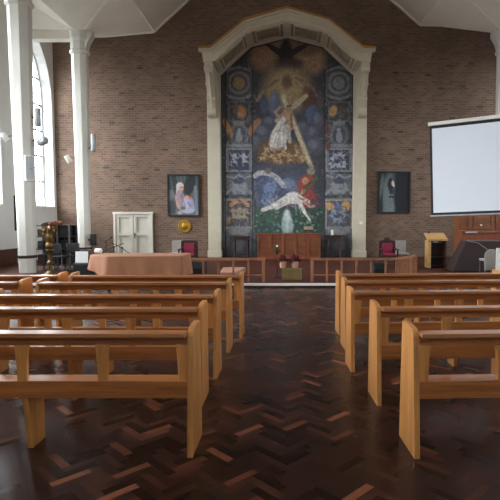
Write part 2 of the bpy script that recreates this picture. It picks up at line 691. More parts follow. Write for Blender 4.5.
# raised ribs along the folds
k_ = 1
for s in (-1, 1):
    rb = MB()
    mids = [(a + b) / 2 for a, b in zip(COLS_Y, COLS_Y[1:])]
    rb.beam((s * MX, WALL_Y, 9.13 if s < 0 else 9.40), (s * MX, mids[0], 9.13), .07, .05)
    rb.beam((s * MX, mids[0], 9.13), (s * MX, BACK_Y, 9.13), .07, .05)
    for k in range(len(mids)):
        for yy in (COLS_Y[k], COLS_Y[k + 1]):
            rb.beam((s * (CX if s < 0 else CXR), yy, ZC), (s * MX, mids[k], ZM), .07, .05)
            rb.beam((s * (CX if s < 0 else CXR), yy, ZC), (s * WX, mids[k], 9.19), .07, .05)
    k_ += 1
    struct(rb.build('trim_%d' % k_, M['plaster']))
    # transverse beam from each column to the side wall
    tb = MB()
    for yy in COLS_Y:
        x0, x1 = sorted((s * (CX if s < 0 else CXR), s * WX))
        tb.box(x0, x1, yy - .18, yy + .18, 8.08, 8.4)
    k_ += 10
    struct(tb.build('trim_%d' % (k_ - 6), M['plaster'], bevel=0.02))
    k_ -= 10
    # wall plate where the folded ceiling meets the brick
    wp = MB()
    zc_, za_ = (9.13, 8.95) if s < 0 else (9.40, 9.36)
    wp.beam((s * MX, WALL_Y - .05, zc_), (s * 7.3, WALL_Y - .05, za_), .1, .12)
    wp.beam((s * 7.3, WALL_Y - .05, za_), (s * WX, WALL_Y - .05, za_), .1, .12)
    wp.beam((s * MX, WALL_Y - .05, zc_), (0, WALL_Y - .05, 13.83), .1, .1)
    struct(wp.build('trim_%d' % (k_ + 7), M['plaster']))

# double door in the altar wall
pL, pR = at(114, 212, WALL_Y), at(153, 212, WALL_Y)
DX0, DX1, DZ = pL.x, pR.x, pL.z
door = bpy.data.objects.new('door_1', None)
col.objects.link(door)
door.location = ((DX0 + DX1) / 2, WALL_Y, PLAT)
struct(door)
of = door.location
df = MB(of)
fw = 0.09
df.box(DX0, DX0 + fw, WALL_Y - .11, WALL_Y, PLAT, DZ)
df.box(DX1 - fw, DX1, WALL_Y - .11, WALL_Y, PLAT, DZ)
df.box(DX0 - .02, DX1 + .02, WALL_Y - .12, WALL_Y, DZ - fw, DZ)
df.build('door_frame', M['door_paint'], door, bevel=0.008)
xm = (DX0 + DX1) / 2
for a, b, hs in ((DX0 + fw + .008, xm - .008, 1), (xm + .008, DX1 - fw - .008, -1)):
    lf = MB(of)
    z0, z1 = PLAT + .01, DZ - fw - .005
    st = 0.12
    lf.box(a, b, WALL_Y - .012, WALL_Y - .002, z0, z1)
    lf.box(a, a + st, WALL_Y - .07, WALL_Y - .012, z0, z1)
    lf.box(b - st, b, WALL_Y - .07, WALL_Y - .012, z0, z1)
    for zz in (z0, z0 + .86, z1 - st):
        lf.box(a + st, b - st, WALL_Y - .07, WALL_Y - .012, zz, zz + st)
    leaf = lf.build('door_leaf', M['door_paint'], door, bevel=0.004)
    if hs == -1:
        hd = MB(of)
        hd.box(a + .03, a + .07, WALL_Y - .08, WALL_Y - .07, z0 + .75, z0 + .98)
        hd.tube([(a + .05, WALL_Y - .07, z0 + .9), (a + .05, WALL_Y - .13, z0 + .9), (a + .15, WALL_Y - .13, z0 + .9)], 0.012, 8)
        hd.build('door_handle', M['black_metal'], leaf)


# ------------------------------------------------------------------ columns
def octa(r0, z0, r1, z1, off):
    return [(r0, z0), (r1, z1)]


def make_column(x, y, label, plinth, rb=.205, rt=.27):
    t = thing('column', label, 'column', (x, y, 0), 0, 'white octagonal nave columns')
    c8 = 1 / math.cos(PI / 8)
    a0 = PI / 8
    zb = 0.0
    if plinth:
        MB().lathe([(.26 * c8, PLAT), (.26 * c8, .5)], n=8, a0=a0).build('plinth', M['brick'], t)
        zb = .5
    MB().lathe([(rb * c8, zb), (rt * c8, 7.55)], n=8, a0=a0).build('shaft', M['white'], t, bevel=0.01)
    MB().lathe([((rb + .025) * c8, .53), ((rb + .035) * c8, .545), ((rb + .035) * c8, .60), ((rb + .02) * c8, .61)], n=8, a0=a0).build('band', M['dark_wood'], t)
    MB().lathe([(rt * c8, 7.55), ((rt + .05) * c8, 7.6), ((rt + .06) * c8, 7.68), ((rt + .015) * c8, 7.74), ((rt + .02) * c8, 8.0), ((rt + .07) * c8, 8.1), ((rt + .08) * c8, 8.36)],
               n=8, a0=a0).build('capital', M['white'], t)
    s = -1 if x < 0 else 1
    br = MB()
    br.prism([(-.27 * s, 7.72), (-.34 * s, 7.95), (-.5 * s, 8.22), (-.5 * s, 8.40), (-.2 * s, 8.40)], 'y', -.16, .16)
    br.build('bracket', M['white'], t, bevel=0.01)
    return t


make_column(-CX, COLS_Y[0], 'white octagonal column on a brick plinth, left of the white double door', True)
make_column(-CX, COLS_Y[1], 'thick white octagonal column nearest the left edge, with a white speaker on it', False, .208, .295)
make_column(CXR, COLS_Y[0], 'white octagonal column behind the projection screen at the right edge', True)

# ------------------------------------------------------------------ pews
PEW_L = 2.40
HL = PEW_L / 2


def make_pew():
    t = thing('pew', '', 'pew')
    # end panels : profile in (y,z)
    def panel(rounded=0.03):
        pr = [(0.0, 0.0), (0.385, 0.0), (0.372, 0.40), (0.345, 0.875)]
        # rounded top
        pr += [(0.338, 0.892), (0.325, 0.898), (0.24, 0.898), (0.16, 0.894), (0.11, 0.885), (0.08, 0.867), (0.066, 0.838)]
        pr += [(0.03, 0.40)]
        return pr
    for sx in (-1, 1):
        a, b = sorted((sx * HL, sx * (HL - .042)))
        MB().prism(panel(), 'x', a, b).build('end_panel', M['oak_z'], t, bevel=0.005)
    i = HL - .042
    # sloping book ledge
    MB().prism([(0.0, 0.840), (0.10, 0.843), (0.115, 0.872), (0.004, 0.869)], 'x', -i, i).build('book_ledge', M['oak_x'], t, bevel=0.006)
    MB().box(-i, i, .090, .115, .766, .845).build('top_rail', M['oak_x'], t, bevel=0.003)
    MB().box(-i, i, .060, .100, .400, .522).build('lower_rail', M['oak_x'], t, bevel=0.004)
    # uprights with flared tops
    for k in range(5):
        xc = (-i + .034) + (2 * i - .068) * k / 4
        wd = .034
        l, r = -wd, wd
        pr = [(xc + l, .515), (xc + r, .515), (xc + r + .002, .62), (xc + r + .008, .72), (xc + r + .016, .775), (xc + l - .016, .775), (xc + l - .008, .72), (xc + l - .002, .62)]
        pr = [(min(max(px, -i), i), pz) for px, pz in pr]
        MB().prism(pr, 'y', .066, .098).build('upright', M['oak_z'], t, bevel=0.003)
    MB().box(-i, i, .098, .385, .435, .468).build('seat', M['oak_x'], t, bevel=0.008)
    MB().prism([(.15, 0.0), (.335, 0.0), (.335, .437), (.09, .437)], 'x', -.02, .02).build('support_leg', M['oak_z'], t, bevel=0.004)
    return t


pew0 = make_pew()
L_rows = [(3.36, -.650), (4.30, -.745), (5.06, -.72), (6.08, -.71), (6.82, -.62)]
R_rows = [(3.34, .875), (4.32, .795), (5.29, .69), (6.20, .73), (7.0, .737)]
ordinal = ['nearest the camera', 'second from the camera', 'third from the camera', 'fourth from the camera', 'farthest from the camera, next to the chancel step']


first = True
for (y0_, xe), o in zip(L_rows, ordinal):
    lab = 'oak open-backed pew left of the aisle, ' + o
    loc = (xe - HL, y0_, 0)
    if first:
        pew0.location = loc
        pew0['label'] = lab
        pew0['group'] = 'oak pews left of the aisle'
        first = False
    else:
        dup(pew0, loc, 0, lab, 'oak pews left of the aisle')
for (y0_, xe), o in zip(R_rows, ordinal):
    dup(pew0, (xe + HL * math.cos(R(3)), y0_ + HL * math.sin(R(3)), 0), R(3), 'oak open-backed pew right of the aisle, ' + o, 'oak pews right of the aisle')
for k, (gap, lab) in {3: (.19, 'oak pew of the far left block, nearer of the two cut by the left edge'),
                      4: (.14, 'oak pew of the far left block, beside the rear row by the white column')}.items():
    y0_, xe = L_rows[k]
    dup(pew0, (xe - PEW_L - gap - HL, y0_ + .02, 0), 0, lab, 'oak pews of the far left block')


# ------------------------------------------------------------------ painted panels
def val_noise(nx, ny, cell, seed):
    rng = np.random.RandomState(seed)
    gx, gy = int(nx / cell) + 3, int(ny / cell) + 3
    g = rng.rand(gy, gx)
    X, Y = np.meshgrid(np.arange(nx) / cell, np.arange(ny) / cell)
    x0, y0 = X.astype(int), Y.astype(int)
    fx, fy = X - x0, Y - y0
    fx, fy = fx * fx * (3 - 2 * fx), fy * fy * (3 - 2 * fy)
    return (g[y0, x0] * (1 - fx) + g[y0, x0 + 1] * fx) * (1 - fy) + (g[y0 + 1, x0] * (1 - fx) + g[y0 + 1, x0 + 1] * fx) * fy


class Paint:
    """a small raster of pigments, in sRGB 0..255, later stored on the vertices of a flat grid"""

    def __init__(self, x0, x1, y0, y1, step, bg, warp=0.8, seed=1):
        self.nx, self.ny = int((x1 - x0) / step) + 1, int((y1 - y0) / step) + 1
        xs, ys = np.linspace(x0, x1, self.nx), np.linspace(y0, y1, self.ny)
        self.X, self.Y = np.meshgrid(xs, ys)
        c = 2.2 / step
        self.PX = self.X + (val_noise(self.nx, self.ny, c, seed) - .5) * 2 * warp
        self.PY = self.Y + (val_noise(self.nx, self.ny, c, seed + 5) - .5) * 2 * warp
        self.C = np.zeros((self.ny, self.nx, 3)) + np.array(bg, float)
        self.seed = seed

    def put(self, mask, c, alpha=1.0):
        m = np.clip(mask, 0, 1)[..., None] * alpha
        self.C = self.C * (1 - m) + np.array(c, float) * m
        return self

    def ell(self, cx, cy, rx, ry, c, ang=0, soft=.25, alpha=1.0):
        a = R(ang)
        dx, dy = self.PX - cx, self.PY - cy
        u = (dx * math.cos(a) + dy * math.sin(a)) / rx
        v = (-dx * math.sin(a) + dy * math.cos(a)) / ry
        return self.put((1 - np.sqrt(u * u + v * v)) / soft + .5, c, alpha)

    def ring(self, cx, cy, rx, ry, wd, c, alpha=1.0):
        d = np.sqrt(((self.PX - cx) / rx) ** 2 + ((self.PY - cy) / ry) ** 2)
        return self.put(1.5 - np.abs(d - 1) / wd, c, alpha)

    def seg(self, x0, y0, x1, y1, wd, c, alpha=1.0, w1=None):
        dx, dy = x1 - x0, y1 - y0
        L2 = dx * dx + dy * dy
        t = np.clip(((self.PX - x0) * dx + (self.PY - y0) * dy) / L2, 0, 1)
        d = np.hypot(self.PX - x0 - t * dx, self.PY - y0 - t * dy)
        ww = wd if w1 is None else wd + (w1 - wd) * t
        return self.put((ww / 2 - d) / .7 + .5, c, alpha)

    def path(self, pts, wd, c, alpha=1.0):
        for a, b in zip(pts, pts[1:]):
            self.seg(a[0], a[1], b[0], b[1], wd, c, alpha)
        return self

    def rect(self, x0, y0, x1, y1, c, alpha=1.0):
        d = np.minimum(np.minimum(self.PX - x0, x1 - self.PX), np.minimum(self.PY - y0, y1 - self.PY))
        return self.put(d / .7 + .5, c, alpha)

    def frame(self, x0, y0, x1, y1, wd, c, alpha=1.0):
        for q in ((x0, y0, x1, y0), (x1, y0, x1, y1), (x1, y1, x0, y1), (x0, y1, x0, y0)):
            self.seg(*q, wd, c, alpha)
        return self

    def scatter(self, n, box, cols, ln, wd, alpha, seed):
        """short curved brush strokes"""
        q = random.Random(seed)
        for _ in range(n):
            x, y, a = q.uniform(box[0], box[2]), q.uniform(box[1], box[3]), q.uniform(0, 2 * PI)
            l, c, k = q.uniform(*ln), q.choice(cols), q.uniform(-1.2, 1.2)
            x1, y1 = x + l * math.cos(a), y + l * math.sin(a)
            w_ = q.uniform(*wd)
            self.seg(x, y, x1, y1, w_, c, alpha)
            self.seg(x1, y1, x1 + l * .8 * math.cos(a + k), y1 + l * .8 * math.sin(a + k), w_ * .8, c, alpha)
        return self

    def putto(self, x, y, sc, ang, c):
        """a small nude figure: head, torso, limbs"""
        d = tuple(v * .72 for v in c)
        ca, sa = math.cos(R(ang)), math.sin(R(ang))
        def p(u, v):
            return x + sc * (u * ca - v * sa), y + sc * (u * sa + v * ca)
        self.seg(*p(0, -1), *p(0, 1.6), 2.0 * sc, c)
        self.seg(*p(.5, -.6), *p(.5, 1.4), .7 * sc, d)
        self.ell(*p(.1, -2.1), 1.0 * sc, 1.1 * sc, c, 0, .4)
        self.seg(*p(-.4, -2.6), *p(.7, -2.7), .6 * sc, (96, 66, 40))
        for u, v, u2, v2, u3, v3 in ((-.7, -.8, -2.0, -1.6, -2.6, -2.8), (.7, -.8, 2.0, -.2, 2.8, -1.2), (-.4, 1.5, -1.4, 2.8, -.7, 4.2), (.5, 1.5, 1.8, 2.4, 2.4, 4.0)):
            self.seg(*p(u, v), *p(u2, v2), .95 * sc, c).seg(*p(u2, v2), *p(u3, v3), .7 * sc, d)
        return self

    def grain(self, amt, cell):
        n = val_noise(self.nx, self.ny, cell, self.seed + 11) + .5 * val_noise(self.nx, self.ny, cell * .5, self.seed + 12)
        self.C *= (1 + amt * (n / 1.5 - .5) * 2)[..., None]
        return self

    def build(self, name, parent, to_world, keep=None, off=(0, 0, 0), gain=1.0):
        off = Vector(off)
        vs = [tuple(to_world(x, y) - off) for x, y in zip(self.X.ravel(), self.Y.ravel())]
        nx = self.nx
        fs = []
        for j in range(self.ny - 1):
            for i in range(nx - 1):
                if keep is None or keep(self.X[j, i], self.Y[j, i]):
                    a = j * nx + i
                    fs.append((a, a + nx, a + nx + 1, a + 1))
        me = bpy.data.meshes.new(name)
        me.from_pydata(vs, [], fs)
        s = np.clip(self.C, 0, 255) / 255.0
        l = np.where(s <= .04045, s / 12.92, ((s + .055) / 1.055) ** 2.4) * gain
        cols = np.ones((self.ny * nx, 4), np.float32)
        cols[:, :3] = l.reshape(-1, 3)
        at_ = me.color_attributes.new('Col', 'FLOAT_COLOR', 'POINT')
        at_.data.foreach_set('color', cols.ravel())
        me.materials.append(M['paint'])
        o = bpy.data.objects.new(name, me)
        col.objects.link(o)
        if parent:
            o.parent = parent
        return o


MUR_Y = 20.42
mu = Paint(220, 357, 34, 262, 0.5, (68, 70, 76), 0.28, 3)
P = mu
# background zones
P.rect(220, 30, 254, 262, (66, 68, 74)).rect(322, 30, 357, 262, (62, 65, 72))
P.rect(253, 30, 323, 262, (60, 60, 72))
P.ell(288, 58, 32, 24, (128, 98, 70), 0, .6).ell(262, 55, 12, 15, (158, 110, 74), 20, .6).ell(312, 58, 13, 16, (168, 124, 84), -20, .6)
P.ell(306, 48, 14, 8, (120, 92, 66), 0, .6)
# dark bird with spread wings
P.ell(286, 55, 7, 13, (44, 38, 42), 0, .4).seg(282, 54, 265, 43, 7, (48, 40, 42), 1, 3).seg(290, 54, 310, 43, 7, (48, 40, 42), 1, 3)
P.ell(286, 44, 3, 4, (40, 38, 46), 0, .4).ell(290, 64, 13, 6, (78, 52, 58), 0, .6)
# glory
P.ell(287, 90, 25, 22, (160, 130, 86), 0, .5).ell(287, 82, 14, 12, (176, 146, 96), 0, .7).ell(287, 82, 5, 7, (118, 92, 66), 0, .6)
P.path([(258, 100), (262, 92), (270, 86), (278, 80)], 3, (150, 118, 82)).path([(318, 98), (312, 88), (304, 82), (296, 78)], 3, (140, 112, 82))
P.ell(275, 106, 6, 14, (86, 96, 122), 0, .5).ell(273, 98, 3, 8, (104, 116, 140), 10, .5)
P.ell(309, 102, 7, 14, (96, 58, 48), 0, .5).ell(312, 114, 7, 9, (72, 88, 124), 0, .5).ell(306, 90, 3, 4, (124, 84, 62), 0, .5)
P.ell(264, 104, 4, 9, (70, 84, 108), 0, .5).ell(320, 100, 3, 10, (84, 78, 82), 0, .5)
# clouds
for q in ((262, 132, 9, 9), (256, 142, 7, 8), (311, 133, 9, 8), (314, 146, 9, 9), (270, 122, 7, 6), (303, 128, 6, 8), (318, 120, 6, 10)):
    P.ell(*q, (76, 78, 94), 0, .6)
    P.ell(q[0] - 1, q[1] - 2, q[2] * .6, q[3] * .5, (104, 108, 124), 0, .8, .8)
# seated figure and beam
P.ell(281, 152, 18, 14, (146, 102, 60), 0, .6).ell(300, 155, 8, 9, (142, 104, 66), 0, .6)
P.seg(284, 97, 311, 166, 5.5, (196, 178, 134)).seg(277, 121, 306, 96, 4.6, (186, 164, 122)).seg(286.5, 98, 313, 165, .9, (120, 102, 72))
P.ell(278, 152, 20, 13, (112, 76, 46), 0, .7)
# torso, head, arm
P.seg(287, 113, 289, 127, 8.5, (190, 142, 106)).seg(291, 114, 292, 127, 2.5, (140, 98, 72)).seg(285, 119, 289, 121, 1, (150, 106, 78)).seg(286, 123, 290, 124.5, 1, (150, 106, 78))
P.ell(289, 108.5, 2.8, 3.6, (164, 122, 92), 0, .4).seg(287, 106, 291, 105.5, 1.6, (76, 54, 40))
P.path([(284, 115), (277.5, 116), (275, 112), (280, 107)], 2.4, (184, 140, 104))
# white drapery with folds
P.ell(279.5, 136, 8.5, 14, (188, 180, 170), 16, .3).ell(275, 140, 5, 10, (200, 192, 182), 20, .4)
P.seg(283, 120, 276, 133, 6, (208, 200, 188), 1, 8).seg(276, 133, 272, 148, 8, (212, 204, 192), 1, 4).seg(280, 130, 285, 148, 8, (196, 188, 178), 1, 4).seg(287, 127, 290, 142, 6, (178, 170, 160), 1, 3)
for a in ([(282, 124), (277, 134), (274, 146)], [(284, 128), (282, 138), (284, 147)], [(288, 130), (288, 141)], [(279, 136), (277, 148)]):
    P.path(a, 1.0, (134, 126, 120), .6)
for a in ([(279, 127), (274, 138)], [(282, 133), (282, 143)]):
    P.path(a, 1.2, (232, 226, 216), .9)
P.seg(272, 148, 275, 152, 2.4, (176, 128, 92))
# ring of small figures below
for q in ((266, 151, 1.7, 25), (273, 157, 1.6, -40), (282, 154, 1.8, 60), (289, 157, 1.7, -10), (263, 158, 1.3, 80), (297, 153, 1.5, 20), (302, 158, 1.4, -30), (279, 162, 1.3, 100)):
    P.putto(*q, (198, 148, 92))
P.putto(296, 147, 1.1, 0, (168, 120, 76))
# lower sky
P.ell(272, 172, 20, 9, (72, 74, 92), 0, .6).ell(300, 172, 16, 8, (70, 72, 92), 0, .6).ell(291, 186, 16, 12, (74, 86, 116), 0, .7)
P.ell(289, 184, 6, 5, (112, 126, 152), 0, .8).ell(296, 190, 5, 4, (104, 112, 134), 0, .8)
P.ell(265, 191, 10, 20, (70, 84, 116), 0, .5).ell(270, 188, 6, 12, (108, 130, 178), 15, .5).ell(265, 200, 4, 8, (96, 116, 164), 10, .5)
P.path([(255, 176), (259, 173), (268, 173), (276, 177), (284, 186)], 5, (182, 178, 178))
P.path([(255, 182), (256, 196), (258, 206)], 2.5, (90, 92, 110))
P.path([(261, 206), (267, 198), (268, 192)], 2, (70, 80, 112))
P.ell(268, 171, 3, 3, (120, 100, 86), 0, .5)
# red and green figure
P.ell(306, 184, 8, 10, (172, 60, 52), 20, .4).ell(309, 200, 7, 13, (158, 50, 48), -12, .4).seg(302, 193, 316, 178, 3.5, (66, 108, 62))
P.ell(305, 181, 3.2, 3.5, (196, 152, 92), 0, .4).seg(304, 190, 300, 196, 3, (190, 140, 92)).ell(311, 171, 4, 4, (150, 132, 104), 0, .5)
# green ground
P.rect(254, 208, 323, 262, (48, 74, 64))
P.ell(268, 216, 14, 10, (58, 88, 74), 0, .7).ell(312, 222, 10, 12, (44, 66, 56), 0, .7)
rr = random.Random(4)
for _ in range(110):
    x, y = rr.uniform(256, 322), rr.uniform(208, 233)
    P.ell(x, y, rr.uniform(.7, 1.8), rr.uniform(.6, 1.4), rr.choice([(86, 124, 108), (36, 58, 50), (70, 104, 88), (104, 132, 116)]), 0, .6)
# pale reclining figure
P.seg(263, 210, 280, 203, 4, (206, 194, 182), 1, 6).seg(279, 204, 290, 198, 8, (216, 206, 196), 1, 10).ell(294, 198, 7, 6, (220, 210, 200), 20, .4)
P.seg(298, 199, 305, 213, 4.5, (212, 202, 192), 1, 3.5).seg(305, 213, 310, 220, 3, (206, 194, 182), 1, 2).seg(300, 198, 309, 203, 5, (206, 196, 184)).ell(311, 205, 3.5, 3, (186, 168, 150), 0, .4)
P.seg(277, 208, 284, 203, 4, (196, 184, 172)).ell(313, 202, 3, 3, (74, 60, 54), 0, .5)
# kneeling ghost
P.ell(287, 222, 4.6, 12, (176, 190, 188), 0, .5).ell(287, 213, 2.4, 3, (196, 204, 200), 0, .5).ell(284, 226, 2.5, 7, (148, 168, 166), 0, .6).ell(291, 226, 2.5, 7, (150, 168, 166), 0, .6)
# side pilaster ornament
GL, GD, BL, TN = (138, 138, 142), (92, 94, 100), (56, 64, 94), (170, 132, 92)
for bx, sd in (((226, 64, 252, 236), 41), ((325, 64, 352, 236), 42)):
    P.scatter(210, bx, [(122, 122, 124), (142, 140, 138), (38, 40, 46), (84, 86, 96), (124, 106, 88)], (2, 5), (.9, 1.8), .6, sd)
for cx, disc in ((239, (166, 132, 74)), (339, (124, 130, 136))):
    P.ell(cx, 83, 14, 14, (84, 86, 94), 0, .3).ring(cx, 83, 10, 10, .14, GL, .8).ell(cx, 83, 6, 6.5, disc, 0, .3)
    P.path([(cx - 13, 72), (cx - 7, 69), (cx, 67), (cx + 7, 69), (cx + 13, 72)], 2.5, GL, .7).path([(cx - 13, 94), (cx - 8, 97), (cx, 99), (cx + 8, 97), (cx + 13, 94)], 3, GL, .7)
    P.path([(cx - 13, 72), (cx - 11, 82), (cx - 13, 94)], 2.5, GD).path([(cx + 13, 72), (cx + 11, 82), (cx + 13, 94)], 2.5, GD)
    # small framed picture
    P.frame(cx - 10, 102, cx + 10, 121, 2, GD).rect(cx - 8, 104, cx + 8, 119, (70, 70, 72))
    # oval
    P.ell(cx, 135, 10, 12, (104, 106, 112), 0, .3).ell(cx, 135, 6.5, 8.5, (70, 74, 88), 0, .3).ell(cx, 137, 3.2, 6, (134, 138, 144), 0, .4).ell(cx, 130, 2, 2.2, (146, 148, 152), 0, .5)
    P.rect(cx - 6, 121, cx + 6, 125, GL, .8).rect(cx - 14, 144, cx + 14, 147.5, GL, .8)
    # blue panel with pale figures
    P.rect(cx - 14, 148, cx + 14, 172, (112, 114, 122)).rect(cx - 10, 150, cx + 10, 170, BL)
    P.frame(cx - 12.5, 149, cx + 12.5, 171, 1.2, (150, 150, 156), .8)
    # shield block
    P.rect(cx - 13, 174, cx + 13, 195, (96, 100, 108)).ell(cx, 186, 8, 7, (134, 138, 146), 0, .4).ell(cx, 180, 6, 4, (66, 74, 104), 0, .5)
    P.path([(cx - 12, 176), (cx - 5, 178), (cx, 175), (cx + 5, 178), (cx + 12, 176)], 2, GL).path([(cx - 13, 194), (cx - 8, 189), (cx - 4, 193)], 2.5, GL).path([(cx + 13, 194), (cx + 8, 189), (cx + 4, 193)], 2.5, GL)
    # lower figured panel
    P.rect(cx - 15, 198, cx + 15, 232, (112, 110, 110)).rect(cx - 12, 201, cx + 12, 226, (74, 76, 86))
    P.frame(cx - 13, 200, cx + 13, 228, 1.4, (150, 146, 140))
    P.ell(cx, 231, 12, 4, (122, 122, 124), 0, .4)
    P.ell(cx - 13, 240, 4, 10, (96, 98, 104), 0, .5).ell(cx + 13, 240, 4, 10, (92, 94, 102), 0, .5)
    P.rect(cx - 9, 237, cx + 9, 262, (64, 64, 70)).ell(cx, 245, 6, 6, (90, 90, 96), 0, .5)
# left specials
P.ell(241, 112, 5, 7, (190, 126, 66), -20, .5).ell(236, 109, 3, 5, (120, 96, 78), 10, .5)
P.ell(228, 128, 3, 10, (184, 122, 68), -25, .4).ell(253, 128, 3.2, 9, (186, 114, 66), 25, .4).ell(258, 122, 3, 4, (170, 108, 64), 30, .5)
for x0, s_ in ((234, 1), (244, -1)):
    P.putto(x0, 158, 1.9, s_ * 8, (168, 170, 178))
P.path([(231, 205), (236, 201), (243, 201), (248, 205)], 4, (196, 132, 82))
for x0 in (234, 239, 245):
    P.putto(x0, 213, 2.1, (x0 - 239) * 2, (160, 140, 116))
P.ell(229, 220, 2, 4, (176, 128, 62), 0, .5)
# right specials
P.ell(333, 111, 4, 6, (200, 146, 78), 15, .5).ell(342, 112, 4, 6, (88, 80, 76), 0, .5)
P.ell(326, 131, 3, 8, (116, 62, 60), 0, .5).ell(328, 146, 2.5, 5, (112, 66, 62), 0, .5)
for q in ((334, 157, 1.6, 40), (341, 155, 1.5, -60), (337, 165, 1.6, 100), (344, 164, 1.4, 10), (331, 165, 1.2, -20)):
    P.putto(*q, (160, 166, 180))
P.ell(330, 206, 4.5, 4.5, (204, 146, 80), 0, .4).ell(346, 206, 4.5, 5, (204, 146, 80), 0, .4).ell(338, 207, 3.5, 4.5, (70, 92, 144), 0, .5)
for q in ((333, 213, 1.7, 30), (343, 213, 1.7, -30), (338, 220, 1.8, 90)):
    P.putto(*q, (122, 132, 156))
for bx, sd in (((228, 100, 250, 232), 51), ((327, 100, 351, 232), 52)):
    P.scatter(70, bx, [(126, 126, 130), (150, 146, 142), (50, 52, 60)], (1.5, 4), (.8, 1.4), .5, sd)
P.scatter(120, (255, 60, 322, 205), [(60, 58, 70), (104, 104, 124), (128, 108, 86), (52, 48, 54)], (3, 8), (1.2, 3), .12, 61)
P.scatter(46, (256, 176, 283, 204), [(62, 74, 106), (122, 142, 184), (80, 96, 136)], (3, 7), (.9, 1.8), .4, 62)
P.scatter(30, (299, 176, 315, 206), [(120, 38, 36), (196, 86, 70), (150, 52, 46)], (2, 5), (.9, 1.6), .5, 63)
P.scatter(26, (268, 198, 300, 207), [(176, 164, 154), (232, 224, 212)], (3, 6), (.8, 1.4), .4, 64)
# dividing edges
for x in (225.5, 252.5, 324.5, 353):
    P.seg(x, 70, x, 258, 1.4, (40, 40, 46), .8)
P.path([(225, 70), (251, 48), (287, 38), (325, 48), (353, 70)], 2, (46, 46, 50), .8)
P.grain(.16, 3.2)
g_ = P.C.mean(axis=2, keepdims=True)
P.C = g_ + (P.C - g_) * .72

HO = [(3.25, 7.93), (2.79, 7.95), (1.54, 8.93), (0.0, 9.36)]     # outer line of the hood, X>0
HI = [(2.66, 7.46), (1.46, 8.55), (0.0, 8.92)]                    # soffit line


def mural_keep(x, y):
    p = at(x, y, MUR_Y)
    X = abs(p.x)
    if X > 2.72 or p.z < PLAT:
        return False
    # below the soffit line (plus a little inside the hood)
    pts = HI[::-1]
    for (x0, z0), (x1, z1) in zip(pts, pts[1:]):
        if x0 <= X <= x1 + .1:
            return p.z < z0 + (z1 - z0) * (X - x0) / (x1 - x0) + .12
    return True


mural = thing('mural', 'tall painted mural of figures, clouds and a timber cross under the arch hood', 'mural', (0, MUR_Y, PLAT))
mu.build('painting', mural, lambda x, y: at(x, y, MUR_Y), mural_keep, off=(0, MUR_Y, PLAT))
bk = MB((0, MUR_Y, PLAT))
bk.prism([(-2.66, PLAT), (2.66, PLAT), (2.66, 7.5), (1.46, 8.6), (0, 8.97), (-1.46, 8.6), (-2.66, 7.5)], 'y', MUR_Y + .005, WALL_Y - .002)
bk.build('backing_panel', M['dark_stone'], mural)

